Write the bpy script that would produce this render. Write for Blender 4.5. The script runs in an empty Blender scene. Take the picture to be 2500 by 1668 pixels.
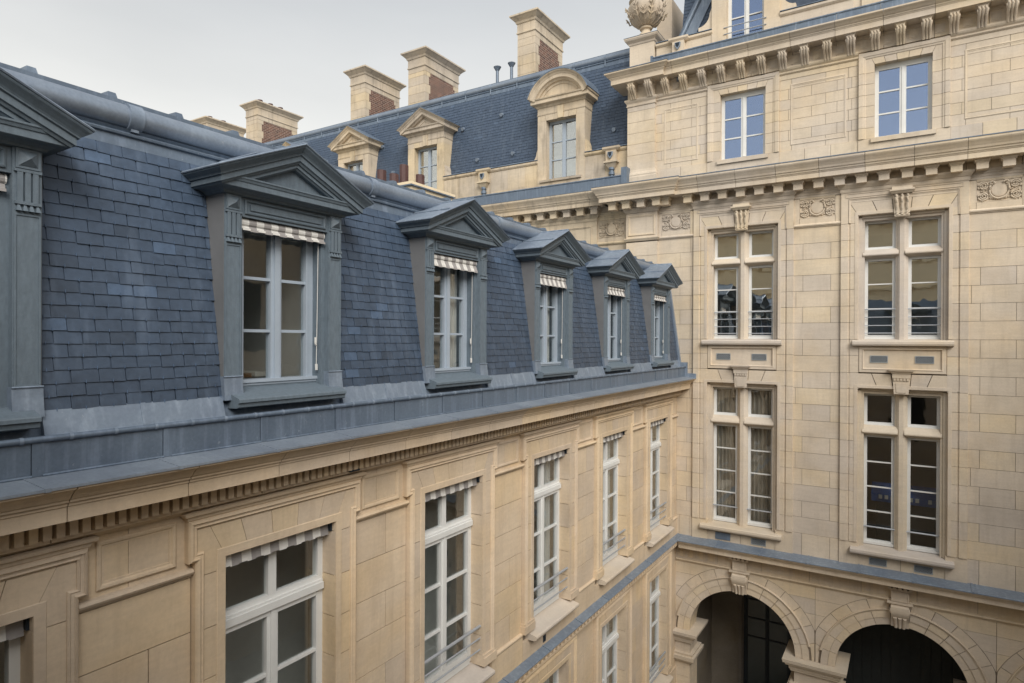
import bpy, bmesh, math, random
from mathutils import Matrix, Vector
R = math.radians
random.seed(11)
sc = bpy.context.scene
COL = sc.collection
LIFT = 10.8            # the lens stands this far above the courtyard; heights below are counted from the lens

# ------------------------------------------------------------------ camera
FPX, YAW, PITCH, ROLL = 1528.04, .563508, -.00227398, .0042086
fw = Vector((-math.sin(YAW)*math.cos(PITCH), math.cos(YAW)*math.cos(PITCH), math.sin(PITCH)))
rt = Vector((math.cos(YAW), math.sin(YAW), 0)); up = rt.cross(fw)
rt2 = rt*math.cos(ROLL)+up*math.sin(ROLL); up2 = -rt*math.sin(ROLL)+up*math.cos(ROLL)
cd = bpy.data.cameras.new('camera'); cam = bpy.data.objects.new('camera', cd); COL.objects.link(cam)
cd.sensor_width = 36; cd.sensor_fit = 'HORIZONTAL'; cd.lens = FPX/2500*36; cd.clip_start = .05; cd.clip_end = 3000
M = Matrix(((rt2.x, up2.x, -fw.x, 0), (rt2.y, up2.y, -fw.y, 0), (rt2.z, up2.z, -fw.z, LIFT), (0, 0, 0, 1)))
cam.matrix_world = M
sc.camera = cam

# ------------------------------------------------------------------ sky and sun: pale veiled daylight
SUN_AZ, SUN_EL = 134, 37
w = bpy.data.worlds.new('World'); sc.world = w; w.use_nodes = True
wn = w.node_tree; bg = wn.nodes['Background']
sky = wn.nodes.new('ShaderNodeTexSky'); sky.sky_type = 'NISHITA'; sky.sun_disc = False
sky.sun_elevation = R(SUN_EL); sky.sun_rotation = R(SUN_AZ); sky.dust_density = 2.0; sky.air_density = 1.0
mixw = wn.nodes.new('ShaderNodeMixRGB'); mixw.blend_type = 'MIX'; mixw.inputs[0].default_value = .86
# the veil: thin even cloud, creamier towards the horizon all the way round, with faint drifting structure
wg = wn.nodes.new('ShaderNodeTexCoord'); ws = wn.nodes.new('ShaderNodeSeparateXYZ'); wn.links.new(wg.outputs['Generated'], ws.inputs[0])
wr = wn.nodes.new('ShaderNodeValToRGB'); wn.links.new(ws.outputs[2], wr.inputs[0])
e_ = wr.color_ramp.elements; e_[0].position = .22; e_[0].color = (.98, .935, .83, 1); e_[1].position = .52; e_[1].color = (.62, .63, .625, 1)
wv = wn.nodes.new('ShaderNodeVectorMath'); wv.operation = 'MULTIPLY'; wv.inputs[1].default_value = (1, 1, 3.2); wn.links.new(wg.outputs['Generated'], wv.inputs[0])
wz = wn.nodes.new('ShaderNodeTexNoise'); wz.inputs['Scale'].default_value = 1.7; wz.inputs['Detail'].default_value = 5; wn.links.new(wv.outputs[0], wz.inputs['Vector'])
wc = wn.nodes.new('ShaderNodeMapRange'); wn.links.new(wz.outputs['Fac'], wc.inputs[0]); wc.inputs[1].default_value = .3; wc.inputs[2].default_value = .7; wc.inputs[3].default_value = 4.25; wc.inputs[4].default_value = 4.95
wm_ = wn.nodes.new('ShaderNodeVectorMath'); wm_.operation = 'SCALE'; wn.links.new(wr.outputs[0], wm_.inputs[0]); wn.links.new(wc.outputs[0], wm_.inputs['Scale'])
wn.links.new(wm_.outputs[0], mixw.inputs[2])
wn.links.new(sky.outputs[0], mixw.inputs[1]); wn.links.new(mixw.outputs[0], bg.inputs[0])
bg.inputs[1].default_value = .10
sl = bpy.data.lights.new('sun', 'SUN'); sl.energy = 1.5; sl.angle = R(38); sl.color = (1, .95, .88)
so = bpy.data.objects.new('sun', sl); COL.objects.link(so)
sd = Vector((math.sin(R(SUN_AZ))*math.cos(R(SUN_EL)), math.cos(R(SUN_AZ))*math.cos(R(SUN_EL)), math.sin(R(SUN_EL))))
so.rotation_euler = sd.to_track_quat('Z', 'Y').to_euler(); so.location = (10, -10, 40)
sc.view_settings.view_transform = 'Standard'; sc.view_settings.look = 'None'
sc.view_settings.exposure = 1.21; sc.view_settings.gamma = 1
sc.render.engine = 'CYCLES'
try:
    sc.cycles.use_denoising = True; sc.cycles.denoiser = 'OPENIMAGEDENOISE'
    sc.cycles.max_bounces = 8; sc.cycles.transparent_max_bounces = 12
    sc.cycles.caustics_reflective = False; sc.cycles.caustics_refractive = False
except Exception:
    pass

# ------------------------------------------------------------------ materials
def newmat(name):
    m = bpy.data.materials.new(name); m.use_nodes = True
    nt = m.node_tree; return m, nt, nt.nodes['Principled BSDF']
def N(nt, t, **k):
    n = nt.nodes.new(t)
    for a, b in k.items(): setattr(n, a, b)
    return n
def pos(nt, sx, sy, sz):
    g = N(nt, 'ShaderNodeNewGeometry'); v = N(nt, 'ShaderNodeVectorMath', operation='MULTIPLY')
    nt.links.new(g.outputs['Position'], v.inputs[0]); v.inputs[1].default_value = (sx, sy, sz); return v.outputs[0]
def noise(nt, vec, scale, detail=4, rough=.6):
    n = N(nt, 'ShaderNodeTexNoise'); n.inputs['Scale'].default_value = scale; n.inputs['Detail'].default_value = detail
    n.inputs['Roughness'].default_value = rough; nt.links.new(vec, n.inputs['Vector']); return n.outputs['Fac']
def ramp(nt, fac, *stops):
    r = N(nt, 'ShaderNodeValToRGB'); e = r.color_ramp.elements
    while len(e) < len(stops): e.new(.5)
    for i, (p, c) in enumerate(stops):
        e[i].position = p; e[i].color = (*c, 1) if len(c) == 3 else c
    nt.links.new(fac, r.inputs[0]); return r.outputs[0]
def mix(nt, a, b, fac, mode='MIX'):
    n = N(nt, 'ShaderNodeMixRGB', blend_type=mode)
    for s, i in ((a, 1), (b, 2), (fac, 0)):
        if isinstance(s, (int, float)): n.inputs[i].default_value = s
        elif isinstance(s, tuple): n.inputs[i].default_value = (*s, 1)
        else: nt.links.new(s, n.inputs[i])
    return n.outputs[0]
def bump(nt, p, h, st, dist=.01):
    b = N(nt, 'ShaderNodeBump'); b.inputs['Strength'].default_value = st; b.inputs['Distance'].default_value = dist
    nt.links.new(h, b.inputs['Height']); nt.links.new(b.outputs[0], p.inputs['Normal'])
def g3(v): return (v, v, v)

def stone(name, base, var=.10, stain=.25, staincol=(.16, .13, .10), streak=.0, objvar=.10):
    m, nt, p = newmat(name)
    big = noise(nt, pos(nt, 1, 1, 1), 1.3, 5)
    fine = noise(nt, pos(nt, 1, 1, 1), 26, 6, .7)
    strata = noise(nt, pos(nt, 2.2, 2.2, 16), 1.6, 5)
    c = mix(nt, base, ramp(nt, big, (.3, tuple(b*(1-var) for b in base)), (.7, tuple(min(1, b*(1+var)) for b in base))), .9)
    c = mix(nt, c, ramp(nt, strata, (.35, g3(.95)), (.65, g3(1.03))), .75, 'MULTIPLY')
    c = mix(nt, c, ramp(nt, fine, (.3, g3(.91)), (.7, g3(1.05))), .8, 'MULTIPLY')
    oi = N(nt, 'ShaderNodeObjectInfo')
    c = mix(nt, c, ramp(nt, oi.outputs['Random'], (0, (1-objvar*1.2, 1-objvar*1.05, 1-objvar*.55)), (.35, (1, .995, .99)), (.75, (1, .985, .95)), (1, (1+objvar*.5, 1+objvar*.2, 1-objvar*.8))), 1, 'MULTIPLY')
    yl = noise(nt, pos(nt, .7, .7, .9), 1.1, 3)
    c = mix(nt, c, ramp(nt, yl, (.45, (1, 1, 1)), (.72, (1.04, .96, .80))), .6, 'MULTIPLY')
    if stain:
        s1 = noise(nt, pos(nt, 1.2, 1.2, .55), 1.5, 6, .65)
        c = mix(nt, c, staincol, mix(nt, (0, 0, 0), ramp(nt, s1, (.55, g3(0)), (.8, g3(stain))), 1))
    if streak:
        s2 = noise(nt, pos(nt, 5, 5, .5), 1.6, 5, .6)
        c = mix(nt, c, staincol, ramp(nt, s2, (.52, g3(0)), (.78, g3(streak))))
    nt.links.new(c, p.inputs['Base Color']); p.inputs['Roughness'].default_value = .86
    p.inputs['Specular IOR Level'].default_value = .25
    bump(nt, p, fine, .22, .006)
    return m
def plain(name, col, rough=.6, metal=0, nv=.12, scale=9, spec=.4, sz=1, bst=.1, bsc=None):
    m, nt, p = newmat(name)
    n1 = noise(nt, pos(nt, 1, 1, sz), scale, 5)
    c = mix(nt, col, ramp(nt, n1, (.25, g3(1-nv)), (.75, g3(1+nv))), 1, 'MULTIPLY')
    nt.links.new(c, p.inputs['Base Color']); p.inputs['Roughness'].default_value = rough
    p.inputs['Metallic'].default_value = metal; p.inputs['Specular IOR Level'].default_value = spec
    if bst: bump(nt, p, noise(nt, pos(nt, 1, 1, sz if bsc is None else 1), bsc or scale*3, 4), bst, .004)
    return m
def zinc_mat(name, col, light, amount=.5, metal=.25):
    m, nt, p = newmat(name)
    st = noise(nt, pos(nt, 9, 9, .8), 1.5, 4, .55); bl = noise(nt, pos(nt, 1, 1, 1), 2.2, 5); fi = noise(nt, pos(nt, 1, 1, 1), 40, 3)
    c = mix(nt, col, light, ramp(nt, st, (.5, g3(0)), (.78, g3(amount))))
    c = mix(nt, c, ramp(nt, bl, (.3, (.84, .85, .88)), (.7, (1.1, 1.1, 1.08))), .9, 'MULTIPLY')
    c = mix(nt, c, ramp(nt, fi, (.35, g3(.93)), (.65, g3(1.05))), 1, 'MULTIPLY')
    sp = noise(nt, pos(nt, 1, 1, .7), 17, 6, .75)
    c = mix(nt, c, (.50, .54, .60), ramp(nt, sp, (.63, g3(0)), (.72, g3(.55))))
    nt.links.new(c, p.inputs['Base Color']); p.inputs['Metallic'].default_value = metal
    nt.links.new(ramp(nt, bl, (.3, g3(.36)), (.7, g3(.56))), p.inputs['Roughness'])
    bump(nt, p, bl, .10, .03)
    return m
def slate_mat(name, dark, lightc, bloom):
    m, nt, p = newmat(name)
    oi = N(nt, 'ShaderNodeObjectInfo'); at = N(nt, 'ShaderNodeAttribute'); at.attribute_name = 'tone'
    add = N(nt, 'ShaderNodeMath', operation='ADD'); nt.links.new(at.outputs['Fac'], add.inputs[0])
    n1 = noise(nt, pos(nt, 1, 1, 1), 14, 6, .7); n2 = noise(nt, pos(nt, 6, 6, .7), 1.2, 4)
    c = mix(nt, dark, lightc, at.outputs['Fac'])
    c = mix(nt, c, ramp(nt, n1, (.3, g3(.78)), (.7, g3(1.2))), 1, 'MULTIPLY')
    c = mix(nt, c, bloom, ramp(nt, n2, (.52, g3(0)), (.8, g3(.45))))
    nt.links.new(c, p.inputs['Base Color'])
    nt.links.new(ramp(nt, n1, (.3, g3(.38)), (.7, g3(.58))), p.inputs['Roughness'])
    p.inputs['Specular IOR Level'].default_value = .5
    bump(nt, p, noise(nt, pos(nt, 1, 1, 1), 30, 5), .25, .004)
    return m
def glass_mat(name, base, tint=(1, 1, 1), tr=(.90, .93, .93)):
    m, nt, p = newmat(name); nt.nodes.remove(p)
    out = nt.nodes['Material Output']
    gl = N(nt, 'ShaderNodeBsdfGlossy'); gl.inputs['Roughness'].default_value = .01; gl.inputs['Color'].default_value = (*tint, 1)
    tp = N(nt, 'ShaderNodeBsdfTransparent'); tp.inputs['Color'].default_value = (*tr, 1)
    lw = N(nt, 'ShaderNodeLayerWeight'); lw.inputs['Blend'].default_value = .5
    fr = N(nt, 'ShaderNodeMath', operation='POWER'); nt.links.new(lw.outputs['Facing'], fr.inputs[0]); fr.inputs[1].default_value = 5
    mr = N(nt, 'ShaderNodeMapRange'); nt.links.new(fr.outputs[0], mr.inputs[0])
    mr.inputs[1].default_value = 0; mr.inputs[2].default_value = 1; mr.inputs[3].default_value = base; mr.inputs[4].default_value = 1
    bp = N(nt, 'ShaderNodeBump'); bp.inputs['Strength'].default_value = .12; bp.inputs['Distance'].default_value = .02
    nt.links.new(noise(nt, pos(nt, 1, 1, .6), 2.6, 2), bp.inputs['Height']); nt.links.new(bp.outputs[0], gl.inputs['Normal'])
    ms = N(nt, 'ShaderNodeMixShader'); nt.links.new(mr.outputs[0], ms.inputs[0]); nt.links.new(tp.outputs[0], ms.inputs[1]); nt.links.new(gl.outputs[0], ms.inputs[2])
    nt.links.new(ms.outputs[0], out.inputs[0]); return m
def stripe_mat(name, axis, period):
    m, nt, p = newmat(name)
    tc = N(nt, 'ShaderNodeTexCoord'); sx = N(nt, 'ShaderNodeSeparateXYZ'); nt.links.new(tc.outputs['Object'], sx.inputs[0])
    a = N(nt, 'ShaderNodeMath', operation='MULTIPLY'); nt.links.new(sx.outputs[axis], a.inputs[0]); a.inputs[1].default_value = 1/period
    f = N(nt, 'ShaderNodeMath', operation='FRACT'); nt.links.new(a.outputs[0], f.inputs[0])
    g = N(nt, 'ShaderNodeMath', operation='GREATER_THAN'); nt.links.new(f.outputs[0], g.inputs[0]); g.inputs[1].default_value = .5
    c = mix(nt, (.74, .73, .70), (.34, .325, .32), g.outputs[0])
    c = mix(nt, c, ramp(nt, noise(nt, pos(nt, 1, 1, 1), 12, 4), (.3, g3(.86)), (.7, g3(1.05))), 1, 'MULTIPLY')
    nt.links.new(c, p.inputs['Base Color']); p.inputs['Roughness'].default_value = .9
    return m
def brick_mat(name):
    m, nt, p = newmat(name)
    g = N(nt, 'ShaderNodeNewGeometry'); s = N(nt, 'ShaderNodeSeparateXYZ'); nt.links.new(g.outputs['Position'], s.inputs[0])
    cb = N(nt, 'ShaderNodeCombineXYZ'); nt.links.new(s.outputs[1], cb.inputs[0]); nt.links.new(s.outputs[2], cb.inputs[1])
    b = N(nt, 'ShaderNodeTexBrick'); nt.links.new(cb.outputs[0], b.inputs['Vector'])
    b.inputs['Scale'].default_value = 1; b.inputs['Brick Width'].default_value = .20; b.inputs['Row Height'].default_value = .074
    b.inputs['Mortar Size'].default_value = .007; b.inputs['Color1'].default_value = (.17, .082, .060, 1); b.inputs['Color2'].default_value = (.085, .045, .040, 1)
    b.inputs['Mortar'].default_value = (.36, .30, .24, 1); b.inputs['Bias'].default_value = -.1
    c = mix(nt, b.outputs['Color'], ramp(nt, noise(nt, pos(nt, 1, 1, 1), 9, 4), (.3, g3(.7)), (.7, g3(1.25))), 1, 'MULTIPLY')
    nt.links.new(c, p.inputs['Base Color']); p.inputs['Roughness'].default_value = .9
    bump(nt, p, b.outputs['Fac'], -.5, .01); return m

MT = dict(
    stA=stone('warm_limestone', (.64, .53, .402), .11, .34, (.36, .27, .19), .30, .085),
    stB=stone('pale_limestone', (.63, .55, .45), .11, .34, (.37, .31, .24), .36, .085),
    stC=stone('weathered_limestone', (.56, .485, .385), .14, .62, (.13, .11, .09), .55),
    sill=stone('grey_sill_stone', (.60, .54, .47), .08, .30, (.33, .30, .27)),
    joint=plain('lime_mortar_joint', (.22, .18, .14), .95, nv=.2, bst=0),
    zinc=zinc_mat('zinc_sheet', (.140, .182, .240), (.32, .39, .51), .45),
    zincl=zinc_mat('skylit_zinc_sheet', (.25, .29, .345), (.36, .42, .50), .30),  # skylight on the upward-facing ledge put into a paler zinc
    lead=zinc_mat('lead_flashing', (.21, .26, .33), (.40, .47, .57), .55),
    pipe=zinc_mat('zinc_roll', (.27, .32, .39), (.40, .46, .55), .30, .55),
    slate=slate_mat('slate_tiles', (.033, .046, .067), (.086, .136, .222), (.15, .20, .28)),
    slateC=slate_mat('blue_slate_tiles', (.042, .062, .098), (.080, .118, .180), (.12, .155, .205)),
    paint=plain('grey_green_paint', (.134, .172, .208), .55, nv=.16, scale=30, sz=.35, bst=.5, bsc=45),
    cheek=plain('brown_grey_sheet', (.165, .17, .178), .5, nv=.12, scale=4),
    wwhite=plain('white_window_paint', (.70, .71, .70), .45, nv=.05, scale=6, bst=.03),
    wblue=plain('pale_grey_window_paint', (.36, .42, .49), .4, nv=.05, scale=6, bst=.03),
    alu=plain('aluminium_rail', (.42, .45, .49), .4, .3, nv=.08),
    glassA=glass_mat('clear_glass', .10, (1, 1, 1), (.94, .96, .96)),
    glassB=glass_mat('reflecting_glass', .42, (.95, .95, .92)),
    glassT=glass_mat('sky_tinted_coated_glass', .50, (.40, .51, .75)),  # blue of the reflected sky put into the coating's tint
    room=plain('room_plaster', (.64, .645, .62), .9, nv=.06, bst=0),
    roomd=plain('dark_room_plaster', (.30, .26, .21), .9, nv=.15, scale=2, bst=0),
    floor=plain('oak_floor', (.20, .14, .09), .5, nv=.2, scale=5),
    curtain=plain('net_curtain', (.46, .46, .445), .9, nv=.1, scale=14, sz=.1, bst=.2),
    stripe=stripe_mat('striped_canvas', 1, .155),
    stripeB=stripe_mat('striped_canvas_valance', 1, .20),
    brick=brick_mat('red_brick'),
    pot=plain('brown_clay', (.085, .045, .043), .6, nv=.15),
    cream=plain('cream_render', (.80, .67, .47), .85, nv=.1, scale=3),
    iron=plain('dark_cast_iron', (.018, .028, .040), .55, nv=.2),
    ironl=plain('grey_iron_lattice', (.34, .37, .39), .5, nv=.1),
    pave=plain('courtyard_paving', (.42, .39, .34), .9, nv=.2, scale=2),
    dark=plain('dark_timber', (.020, .025, .026), .6, nv=.2),
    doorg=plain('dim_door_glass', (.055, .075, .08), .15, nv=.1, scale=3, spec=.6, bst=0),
    cord=plain('white_cord', (.62, .62, .60), .7, nv=.03, bst=0),
    blue=plain('blue_fabric', (.03, .12, .40), .8, nv=.1),
    red=plain('red_enamel', (.35, .03, .025), .4, nv=.05),
    wood=plain('brown_wood', (.16, .085, .04), .5, nv=.25, scale=6),
    paper=plain('white_paper', (.66, .66, .62), .9, nv=.05),
    stD=stone('shaded_grimy_loggia_stone', (.30, .27, .23), .15, .4, (.06, .05, .045)),  # loggia shade put into a darkened copy of the stone, with grime stains
    drape=plain('brown_drape', (.36, .32, .27), .95, nv=.12, scale=10, sz=.08, bst=.2),
    urn=stone('carved_urn_stone', (.58, .50, .40), .10, .4, (.22, .17, .13)),
)

# ------------------------------------------------------------------ mesh helpers
WM = {}
class MB:
    def __init__(s): s.v = []; s.f = []
    def add(s, vs, fs):
        o = len(s.v); s.v += [tuple(p) for p in vs]; s.f += [tuple(i+o for i in f) for f in fs]
    def box(s, x0, x1, y0, y1, z0, z1):
        s.add([(x0, y0, z0), (x1, y0, z0), (x1, y1, z0), (x0, y1, z0), (x0, y0, z1), (x1, y0, z1), (x1, y1, z1), (x0, y1, z1)],
              [(0, 3, 2, 1), (4, 5, 6, 7), (0, 1, 5, 4), (1, 2, 6, 5), (2, 3, 7, 6), (3, 0, 4, 7)])
    def fb(s, fr, u0, u1, v0, v1, d0, d1):
        vs = [fr(u, v, d) for d in (d0, d1) for u, v in ((u0, v0), (u1, v0), (u1, v1), (u0, v1))]
        s.add(vs, [(0, 3, 2, 1), (4, 5, 6, 7), (0, 1, 5, 4), (1, 2, 6, 5), (2, 3, 7, 6), (3, 0, 4, 7)])
    def prism(s, mp, poly, c0, c1, poly2=None):
        k = len(poly); poly2 = poly2 or poly
        s.add([mp(a, b, c0) for a, b in poly]+[mp(a, b, c1) for a, b in poly2],
              [tuple(range(k))[::-1], tuple(range(k, 2*k))]+[(i, (i+1) % k, k+(i+1) % k, k+i) for i in range(k)])
    def sweep(s, mp, path, prof, closed=False):
        n = len(path); k = len(prof); dirs = []
        for i in range(n if closed else n-1):
            a, b = path[i], path[(i+1) % n]; l = math.hypot(b[0]-a[0], b[1]-a[1]); dirs.append(((b[0]-a[0])/l, (b[1]-a[1])/l))
        vs = []
        for i in range(n):
            if closed: d1, d2 = dirs[i-1], dirs[i]
            else: d1 = dirs[max(i-1, 0)]; d2 = dirs[min(i, n-2)]
            n1 = (-d1[1], d1[0]); n2 = (-d2[1], d2[0]); q = max(.15, 1+n1[0]*n2[0]+n1[1]*n2[1])
            m = ((n1[0]+n2[0])/q, (n1[1]+n2[1])/q)
            vs += [mp(path[i][0]+m[0]*h, path[i][1]+m[1]*h, c) for h, c in prof]
        fs = []
        for i in range(n if closed else n-1):
            a = i*k; b = ((i+1) % n)*k
            fs += [(a+j, b+j, b+(j+1) % k, a+(j+1) % k) for j in range(k)]
        if not closed: fs += [tuple(range(k))[::-1], tuple(range((n-1)*k, n*k))]
        s.add(vs, fs)
    def tube(s, pts, r, n=8, r2=None):
        pts = [Vector(p) for p in pts]; k = len(pts); vs = []
        for i, p in enumerate(pts):
            t = (pts[min(i+1, k-1)]-pts[max(i-1, 0)]).normalized()
            a = t.cross(Vector((0, 0, 1)))
            if a.length < .1: a = t.cross(Vector((1, 0, 0)))
            a.normalize(); b = t.cross(a); rr = r if r2 is None else r+(r2-r)*i/(k-1)
            vs += [p+a*rr*math.cos(2*math.pi*j/n)+b*rr*math.sin(2*math.pi*j/n) for j in range(n)]
        fs = [(i*n+j, i*n+(j+1) % n, (i+1)*n+(j+1) % n, (i+1)*n+j) for i in range(k-1) for j in range(n)]
        s.add(vs, fs+[tuple(range(n))[::-1], tuple(range((k-1)*n, k*n))])
    def lathe(s, c, prof, n=24, flute=0, fl=(0, 0)):
        vs = []
        for r, z in prof:
            for j in range(n):
                a = 2*math.pi*j/n; rr = r*(1+(flute*math.cos(a*12) if fl[0] < z < fl[1] else 0))
                vs.append((c[0]+rr*math.cos(a), c[1]+rr*math.sin(a), c[2]+z))
        k = len(prof)
        s.add(vs, [(i*n+j, i*n+(j+1) % n, (i+1)*n+(j+1) % n, (i+1)*n+j) for i in range(k-1) for j in range(n)]+[tuple(range(n))[::-1], tuple(range((k-1)*n, k*n))])

def setp(o, parent, mat4):
    COL.objects.link(o)
    if parent is not None:
        o.parent = parent; o.matrix_parent_inverse = WM[parent.name].inverted()
    o.matrix_basis = mat4; WM[o.name] = mat4.copy(); return o
def empty(name, loc):
    o = bpy.data.objects.new(name, None); o.empty_display_size = .3
    return setp(o, None, Matrix.Translation(Vector(loc)))
def mesh_of(name, mb, mat, org, smooth=False):
    me = bpy.data.meshes.new(name); org = Vector(org)
    me.from_pydata([Vector(p)-org for p in mb.v], [], mb.f)
    bm = bmesh.new(); bm.from_mesh(me); bmesh.ops.recalc_face_normals(bm, faces=bm.faces); bm.to_mesh(me); bm.free()
    me.materials.append(MT[mat] if isinstance(mat, str) else mat)
    if smooth:
        me.polygons.foreach_set('use_smooth', [True]*len(me.polygons)); me.set_sharp_from_angle(angle=R(38))
    me.update(); return me
def build(name, mb, mat, parent=None, org=None, smooth=False):
    if org is None:
        xs = [p[0] for p in mb.v]; ys = [p[1] for p in mb.v]; zs = [p[2] for p in mb.v]
        org = ((min(xs)+max(xs))/2, (min(ys)+max(ys))/2, min(zs))
    o = bpy.data.objects.new(name, mesh_of(name, mb, mat, org, smooth))
    return setp(o, parent, Matrix.Translation(Vector(org)))
def dup(o, shift, parent, rot=None):
    c = o.copy(); B = WM[o.name]
    return setp(c, parent, (rot @ B) if rot is not None else Matrix.Translation(Vector(shift)) @ B)
KIDS = {}
def dup_tree(o, shift, parent, rot=None):
    kids = list(o.children); c = dup(o, shift, parent, rot)
    for k in kids: dup(k, shift, c, rot)
    return c
CUBE = {}
def piece(name, fr, u0, u1, v0, v1, d0, d1, mat, parent):
    if (name, mat) not in CUBE:
        mb = MB(); mb.box(-.5, .5, -.5, .5, -.5, .5); CUBE[name, mat] = mesh_of(name, mb, mat, (0, 0, 0))
    a = Vector(fr(u0, v0, d0)); b = Vector(fr(u1, v1, d1)); c = (a+b)/2
    o = bpy.data.objects.new(name, CUBE[name, mat])
    return setp(o, parent, Matrix.Translation(c) @ Matrix.Diagonal((abs(b.x-a.x), abs(b.y-a.y), abs(b.z-a.z), 1)))
def walls(mb, fr, u0, u1, v0, v1, d0, d1, ops):
    us = sorted({u0, u1, *[min(max(q, u0), u1) for o in ops for q in o[:2]]})
    for a, b in zip(us, us[1:]):
        if b-a < 1e-6: continue
        m = (a+b)/2; cut = sorted((max(o[2], v0), min(o[3], v1)) for o in ops if o[0] < m < o[1]); v = v0
        for p, q in cut:
            if p > v: mb.fb(fr, a, b, v, p, d0, d1)
            v = max(v, q)
        if v < v1: mb.fb(fr, a, b, v, v1, d0, d1)
def rake(m, fr, c, zt, slope, prof, ue, back):
    """raking cornice whose mouldings turn the corner and run back along the eaves; prof = (depth below top line, projection)"""
    k = math.sqrt(1+slope*slope); vs = []
    for h, d in prof:
        u = ue(d); z = zt-h*k
        vs += [fr(c-u, z-slope*u, back), fr(c-u, z-slope*u, d), fr(c, z, d), fr(c+u, z-slope*u, d), fr(c+u, z-slope*u, back), fr(c, z, back)]
    n = len(prof); fs = [(6*i+a, 6*i+(a+1) % 6, 6*i+6+(a+1) % 6, 6*i+6+a) for i in range(n-1) for a in range(6)]
    o = 6*(n-1); m.add(vs, fs+[(0, 1, 2, 5), (5, 2, 3, 4), (o+5, o+2, o+1, o), (o+4, o+3, o+2, o+5)])
def rectpath(u0, u1, v0, v1): return [(u0, v0), (u1, v0), (u1, v1), (u0, v1)]
def arc(c, z, r, a0, a1, n): return [(c+r*math.cos(R(a0+(a1-a0)*i/n)), z+r*math.sin(R(a0+(a1-a0)*i/n))) for i in range(n+1)]
def tag(o, label, cat, group=None, kind=None):
    if label: o['label'] = label
    if cat: o['category'] = cat
    if group: o['group'] = group
    if kind: o['kind'] = kind
    return o
fA = lambda u, v, d: (-5.05+d, u, v)
fB = lambda u, v, d: (u, 16-d, v)
fC = lambda u, v, d: (u, 16.1-d, v)
def planmap(fr): return lambda a, b, c: fr(a, c, b)          # path in (u,d), profile height v
def alongu(fr): return lambda a, b, c: fr(c, b, a)           # polygon in (d,v), extruded along u
def alongv(fr): return lambda a, b, c: fr(a, c, b)           # polygon in (u,d), extruded along v
GND = -LIFT
J = .005   # half joint

# ================================================================== ground
g = MB(); g.box(-1500, 1500, -1500, 1500, GND-.5, GND)
tag(build('ground', g, 'pave', None, (0, 0, GND)), None, None, kind='structure')
del g

# ================================================================== slates
def slate_rows(fr, segs, p0, p1, expo, wid, thick, keep, parent, mat, org_name='slate'):
    """overlapping slates on the slope p0(d,v) -> p1; segs are (u0,u1) runs; first `keep` become objects, the rest one mesh"""
    dd, dv = p1[0]-p0[0], p1[1]-p0[1]; L = math.hypot(dd, dv); tx, ty = dd/L, dv/L; nx, ny = ty, -tx
    rows = int(L/expo); cells = []
    for si, (a, b) in enumerate(segs):
        for r in range(rows):
            off = (wid/2 if r % 2 else 0)+random.uniform(-.006, .006); u = a-off
            while u < b-.02:
                x0 = max(a, u+.0032); x1 = min(b, u+wid-.0032)
                if x1-x0 > .025: cells.append((si, r, x0, x1))
                u += wid+random.uniform(-.004, .004)
    rest = MB(); rt_tone = []
    shared = {}
    for i, (si, r, x0, x1) in enumerate(cells):
        s0 = r*expo+random.uniform(-.003, .003); s1 = min(s0+expo*1.9, L+.02); h = thick+random.uniform(0, .005)
        bow = random.uniform(-.0012, .0012)
        def pt(u, s_, k): return fr(u, p0[1]+ty*s_+ny*k, p0[0]+tx*s_+nx*k)
        jit = random.uniform(-.003, .003)
        vs = [pt(x0, s0, .0), pt(x1, s0+jit, .0), pt(x1, s1, -.006), pt(x0, s1, -.006), pt(x0, s0, h+.008+bow), pt(x1, s0+jit, h+.008-bow), pt(x1, s1, .001), pt(x0, s1, .001)]
        fs = [(0, 3, 2, 1), (4, 5, 6, 7), (0, 1, 5, 4), (1, 2, 6, 5), (2, 3, 7, 6), (3, 0, 4, 7)]
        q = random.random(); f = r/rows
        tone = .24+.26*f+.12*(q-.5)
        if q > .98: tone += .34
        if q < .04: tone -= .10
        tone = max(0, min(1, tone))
        if i < keep:
            mb = MB(); mb.add(vs, fs); um = (x0+x1)/2
            mb.add([pt(um+q_, s0+t_, k_) for k_ in (h+.008, h+.013) for q_, t_ in ((-.0022, -.006), (.0022, -.006), (.0022, .018), (-.0022, .018))], fs)
            o = build(org_name, mb, mat, parent)
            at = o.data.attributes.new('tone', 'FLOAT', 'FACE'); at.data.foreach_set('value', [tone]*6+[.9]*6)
        else:
            rest.add(vs, fs); rt_tone += [tone]*6
    if rest.v:
        o = build(org_name+'s', rest, mat, parent); o['kind'] = 'stuff'
        at = o.data.attributes.new('tone', 'FLOAT', 'FACE'); at.data.foreach_set('value', rt_tone)

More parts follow.
